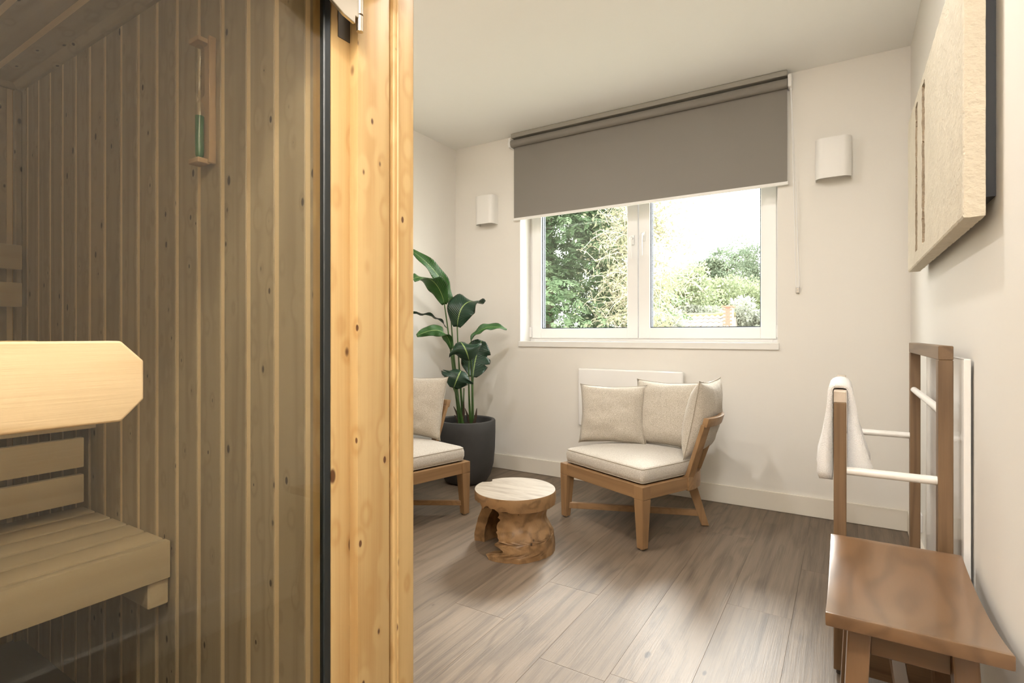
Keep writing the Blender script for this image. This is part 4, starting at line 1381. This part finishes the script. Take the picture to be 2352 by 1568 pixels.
# ------------------------------------------------------------------ outside the window
GZ = -3.2
ground = struct(box((-90, 4.0, GZ - 0.2), (60, 130, GZ)).build('ground', plain('bounce_ground', (0.42, 0.42, 0.33), rough=0.95, var=0.2, vscale=0.5)))  # unseen ground, coloured pale to bounce light up to the ceiling
rng = np.random.default_rng(5)
def quads_obj(name, P, mat, parent, kind=None):
    """P: (n,4,3) array of quads"""
    n = len(P)
    me = bpy.data.meshes.new(name)
    me.vertices.add(n * 4); me.loops.add(n * 4); me.polygons.add(n)
    me.vertices.foreach_set('co', P.reshape(-1).astype(np.float32))
    me.loops.foreach_set('vertex_index', np.arange(n * 4, dtype=np.int32))
    me.polygons.foreach_set('loop_start', np.arange(0, n * 4, 4, dtype=np.int32))
    me.polygons.foreach_set('loop_total', np.full(n, 4, dtype=np.int32))
    me.materials.append(mat)
    me.update()
    o = obj_from(me, name, parent)
    o['kind'] = 'stuff'
    return o
def unit(v):
    return v / np.maximum(np.linalg.norm(v, axis=-1, keepdims=True), 1e-9)
def blades(pos, dirs, nrm, ln, wd):
    """leaf quads (kite shaped) from pos along dirs"""
    s = unit(np.cross(dirs, nrm)) * (wd[:, None] / 2)
    tip = pos + dirs * ln[:, None]
    mid = pos + dirs * (ln * 0.45)[:, None]
    return np.stack([pos, mid + s, tip, mid - s], 1)
def crown_pts(n, centre, rad, lumps=9, seed=0, shell=0.55):
    r = np.random.default_rng(seed)
    lc = unit(r.normal(size=(lumps, 3))) * r.uniform(0.25, 0.75, (lumps, 1))
    lr = r.uniform(0.30, 0.55, lumps)
    k = r.integers(0, lumps, n)
    d = unit(r.normal(size=(n, 3)))
    p = lc[k] + d * (lr[k] * r.uniform(shell, 1.0, n) )[:, None]
    return p * np.array(rad) + np.array(centre), d
BARK = plain('bark', (0.13, 0.10, 0.075), rough=0.9, bump=0.6, bscale=20)
def tree_base(name, label, cat, x, y, h, r=0.12, group=None, lean=0.0):
    t = thing(name, label, cat, (x, y, GZ), group=group)
    MB().tube([(0, 0, 0), (lean * .4, 0, h * .4), (lean, 0, h)], [r, r * .75, r * .25], 8).build('trunk', BARK, t, smooth=True)
    return t
def conifer(label, x, y, h, rb, mat, n, seed, spray=0.42, wd=0.05):
    t = tree_base('conifer_tree', label, 'tree', x, y, h * 0.95, 0.16)
    r = np.random.default_rng(seed)
    tz = r.uniform(0.02, 1.0, n) ** 0.9
    rad = rb * (1 - tz) ** 0.75 * r.uniform(0.55, 1.0, n)
    lump = 1 + 0.20 * np.sin(tz * 38 + 3 * np.cos(r.uniform(0, 6.28, n)))
    ang = r.uniform(0, 2 * np.pi, n)
    rad = rad * (1 + 0.22 * np.sin(ang * 5 + tz * 31)) * lump
    out = np.stack([np.cos(ang), np.sin(ang), np.zeros(n)], 1)
    pos = out * rad[:, None]; pos[:, 2] = tz * h
    Q = []
    main = unit(out + np.array([0, 0, -0.35]) + r.normal(size=(n, 3)) * 0.30)
    sidev = unit(np.cross(main, np.array([0, 0, 1.0]) + r.normal(size=(n, 3)) * 0.3))
    nrm = np.cross(sidev, main)
    sl = spray * r.uniform(0.6, 1.2, n)
    for q in range(7):                                    # leaflets on both sides of each spray
        f = (q // 2) / 3.2
        sgn = 1 if q % 2 else -1
        if q == 6:
            d = main; ln = sl * 0.40; p = pos + main * (sl * 0.75)[:, None]
        else:
            d = unit(main * 0.75 + sidev * sgn * 0.75 + np.array([0, 0, -0.12])); ln = sl * (0.55 - 0.25 * f); p = pos + main * (sl * f)[:, None]
        Q.append(blades(p, d, nrm, ln, np.full(n, wd)))
    quads_obj('foliage', np.concatenate(Q), mat, t)
    return t
def broadleaf(name, label, x, y, zc, rad, mat, n, seed, lsz=0.12, cat='tree', group=None, lumps=10, shell=0.5):
    t = tree_base(name, label, cat, x, y, zc - GZ, 0.10, group)
    p, d = crown_pts(n, (0, 0, zc - GZ), rad, lumps, seed, shell)
    r = np.random.default_rng(seed + 50)
    dd = unit(d + r.normal(size=(n, 3)) * 0.8)
    nn = unit(r.normal(size=(n, 3)) + np.array([0, 0, 0.8]))
    sz = lsz * r.uniform(0.6, 1.3, n)
    quads_obj('foliage', blades(p, dd, nn, sz, sz * 0.55), mat, t)
    return t
F_CONIFER = foliage_mat('cypress_foliage', (0.07, 0.125, 0.055), (0.17, 0.24, 0.125))
F_OLIVE = foliage_mat('twiggy_foliage', (0.22, 0.23, 0.13), (0.33, 0.33, 0.21))
F_BRIGHT = foliage_mat('bright_foliage', (0.15, 0.19, 0.105), (0.25, 0.285, 0.17))
F_DEEP = foliage_mat('deep_foliage', (0.09, 0.13, 0.085), (0.17, 0.21, 0.14))
F_PALE = foliage_mat('pale_foliage', (0.24, 0.26, 0.21), (0.36, 0.375, 0.32))
TWIG = plain('pale_twig', (0.34, 0.30, 0.21), rough=0.85)

def ground_pt(px, y):                                     # world x of a pixel column at distance y
    d = ray(px, 700)
    return d.x / d.y * y
conifer('tall green cypress filling the left half of the window', ground_pt(1262, 12.0), 12.0, 11.5, 3.5, F_CONIFER, 34000, 3, spray=0.30, wd=0.045)
tt = tree_base('twiggy_tree', 'pale twiggy tree between the cypress and the sky', 'tree', ground_pt(1462, 11.0), 11.0, 8.4, 0.14)
def twiggy(t):
    r = random.Random(4)
    m = MB()
    ends = []
    for k in range(330):
        z = r.uniform(1.6, 8.4)
        a = r.uniform(0, 2 * math.pi)
        L0 = (1.9 - 0.13 * z) * r.uniform(0.5, 1.1)
        p0 = Vector((0, 0, z))
        d = Vector((math.cos(a), math.sin(a), r.uniform(-0.1, 0.5)))
        pts = [p0]
        for s_ in range(4):
            d = (d + Vector((r.uniform(-.35, .35), r.uniform(-.35, .35), r.uniform(-.40, .12)))).normalized()
            pts.append(pts[-1] + d * L0 / 4)
        m.tube(pts, [0.016, 0.013, 0.010, 0.007, 0.004], 3, cap=False)
        for s_ in range(7):
            b0 = pts[r.randint(1, 4)]
            e = Vector((r.uniform(-1, 1), r.uniform(-1, 1), r.uniform(-1.1, .5))).normalized() * r.uniform(.25, .6)
            mid_ = b0 + e * .5 + Vector((0, 0, .06))
            m.tube([b0, mid_, b0 + e], [0.007, 0.006, 0.003], 3, cap=False)
            ends.append(b0 + e); ends.append(mid_)
    o = m.build('twigs', TWIG, t, fix=False, recenter=False); o['kind'] = 'stuff'
    E_ = np.array([e[:] for e in ends]); E_ = np.repeat(E_, 2, 0)
    rr = np.random.default_rng(8)
    E_ = E_ + rr.normal(size=E_.shape) * 0.10
    n = len(E_)
    quads_obj('foliage', blades(E_, unit(rr.normal(size=(n, 3))), unit(rr.normal(size=(n, 3))), rr.uniform(.06, .14, n), rr.uniform(.03, .06, n)), F_OLIVE, t)
twiggy(tt)
TG = 'trees and bushes beyond the neighbouring roof'
broadleaf('leafy_tree', 'bright green leafy tree right of the twiggy tree', ground_pt(1580, 29.5), 29.5, 3.3, (2.1, 1.9, 2.7), F_BRIGHT, 9000, 11, 0.16, group=TG)
broadleaf('leafy_tree', 'yellow-green bushy tree behind the roof, left of the chimney', ground_pt(1632, 33.5), 33.5, 3.2, (2.0, 1.8, 1.9), F_BRIGHT, 8000, 12, 0.18, group=TG)
broadleaf('leafy_tree', 'yellow-green bushy tree behind the chimney', ground_pt(1694, 36), 36, 3.0, (2.4, 2.0, 2.0), F_BRIGHT, 8000, 13, 0.18, group=TG)
broadleaf('pine_tree', 'small dark pine on the skyline, leftmost of the pines', ground_pt(1628, 46), 46, 6.1, (1.7, 1.6, 1.5), F_DEEP, 4500, 21, 0.24, group=TG, lumps=7)
broadleaf('pine_tree', 'wide dark pine on the skyline above the chimney', ground_pt(1672, 46), 46, 6.4, (2.3, 2.0, 2.1), F_DEEP, 6500, 22, 0.24, group=TG, lumps=8)
broadleaf('leafy_tree', 'tall grey-green tree at the right edge of the window', ground_pt(1742, 41), 41, 4.7, (2.4, 2.2, 3.4), F_DEEP, 11000, 23, 0.18, group=TG)
broadleaf('leafy_tree', 'far grey-green tree between the pines and the leafy tree', ground_pt(1560, 48), 48, 4.6, (3.4, 2.5, 2.4), F_DEEP, 7000, 24, 0.24, group=TG)
broadleaf('pale_bush', 'pale whitish bush in front of the trees, left of the chimney', ground_pt(1612, 28.5), 28.5, 1.85, (1.8, 1.2, 0.9), F_PALE, 6000, 31, 0.15, 'bush', TG)
broadleaf('pale_bush', 'pale whitish bush right of the chimney', ground_pt(1729, 25), 25, 1.5, (1.2, 1.3, 1.3), F_PALE, 6000, 32, 0.15, 'bush', TG)
broadleaf('pale_bush', 'pale whitish bush at the foot of the twiggy tree', ground_pt(1528, 19.5), 19.5, 1.15, (1.0, 1.0, 1.0), F_PALE, 5000, 33, 0.14, 'bush', TG)

# neighbouring roof with chimney
RYD = 24.0
rx0, rx1 = ground_pt(1515, RYD), ground_pt(1684, RYD)
hs = thing('neighbour_house', 'neighbouring house with a mossy tiled roof and a brick chimney', 'house', ((rx0 + rx1) / 2, RYD, GZ))
hs['_c'] = tuple(hs.location)
RZT = 1.05 + (770 - 723) / FPX * (ray(1600, 723).length and RYD / ray(1600, 723).y)
TILE = plain('mossy_tile', (0.30, 0.26, 0.215), rough=0.9, var=0.45, vscale=7)
MOSS = plain('ridge_moss', (0.20, 0.18, 0.09), rough=0.95)
BRICK = plain('chimney_brick', (0.26, 0.115, 0.08), rough=0.9)
MORTAR = plain('mortar', (0.26, 0.23, 0.20), rough=0.95)
box((rx0, RYD - 2.6, GZ), (rx1, RYD + 2.6, RZT - 2.1)).build('house_wall', MORTAR, hs)
MB().prism([(rx0 - .1, RYD - 3.0, RZT - 2.35), (rx0 - .1, RYD + 3.0, RZT - 2.35), (rx0 - .1, RYD, RZT - 0.06)],
           [(rx1 + .1, RYD - 3.0, RZT - 2.35), (rx1 + .1, RYD + 3.0, RZT - 2.35), (rx1 + .1, RYD, RZT - 0.06)]).build('roof_core', MORTAR, hs)
row_h, tile_w = 0.26, 0.24
slope = Vector((0, -3.0, -2.3)).normalized(); nrm_ = Vector((0, -2.3, 3.0)).normalized()
tme = MB()
pts_lo, pts_hi = [], []
for i in range(7):
    u = -0.5 + i / 6
    bz = 0.030 * math.cos(u * 2 * math.pi) 
    pts_lo.append(Vector((u * tile_w, 0, 0)) + slope * row_h * 1.12 + nrm_ * (0.045 + bz))
    pts_hi.append(Vector((u * tile_w, 0, 0)) + nrm_ * (0.010 + bz))
th_ = nrm_ * -0.02
tv = pts_hi + pts_lo + [p + th_ for p in pts_lo]
tf = [(i, 7 + i, 8 + i, i + 1) for i in range(6)] + [(7 + i, 14 + i, 15 + i, 8 + i) for i in range(6)]
tile_me = MB().add(tv, tf).mesh('roof_tile', TILE, recenter=False, fix=False)[0]
nx_ = int((rx1 - rx0) / tile_w)
tiles = 0
hc = Vector(hs['_c'])
for rrow in range(4):
    for i in range(nx_ + 1):
        p = Vector((rx0 + (i + 0.5) * tile_w, RYD, RZT)) + slope * (0.02 + rrow * row_h) + nrm_ * rnd.uniform(-.006, .006)
        obj_from(tile_me, 'roof_tile', hs, p - hc); tiles += 1
m = MB()
for rrow in range(4, 14):
    for i in range(nx_ + 1):
        p = Vector((rx0 + (i + 0.5) * tile_w, RYD, RZT)) + slope * (0.02 + rrow * row_h)
        m.add([p + q for q in tv], tf)
o = m.build('lower_tiles', TILE, hs, fix=False); o['kind'] = 'stuff'
m = MB(); m.tube([(rx0 - .1, RYD, RZT - 0.02), (rx1 + .1, RYD, RZT - 0.02)], 0.10, 10); m.build('ridge_cap', MOSS, hs, smooth=True)
cx0, cx1 = ground_pt(1663, RYD - .5), ground_pt(1684, RYD - .5)
chm = box((cx0 + .01, RYD - 0.70, RZT - 0.9), (cx1 - .01, RYD - 0.28, RZT + 0.26)).build('chimney', MORTAR, hs)
bh = 0.075
bw_ = (cx1 - cx0) / 2
bmesh_ = box((-bw_ / 2 + .008, -.006, -bh / 2 + .006), (bw_ / 2 - .008, .02, bh / 2 - .006)).mesh('brick', BRICK)[0]
for rr_ in range(15):
    z = RZT + 0.24 - rr_ * bh
    off = 0 if rr_ % 2 else bw_ / 2
    for i in range(2 if off == 0 else 1):
        xx = cx0 + bw_ * (i + 0.5) + off
        obj_from(bmesh_, 'brick', chm, Vector((xx, RYD - 0.70, z)) - Vector(chm['_c']))
box((cx0 - .04, RYD - 0.75, RZT + 0.26), (cx1 + .04, RYD - 0.23, RZT + 0.33)).build('chimney_cap', BRICK, hs)

for o in bpy.data.objects:
    if '_c' in o:
        del o['_c']
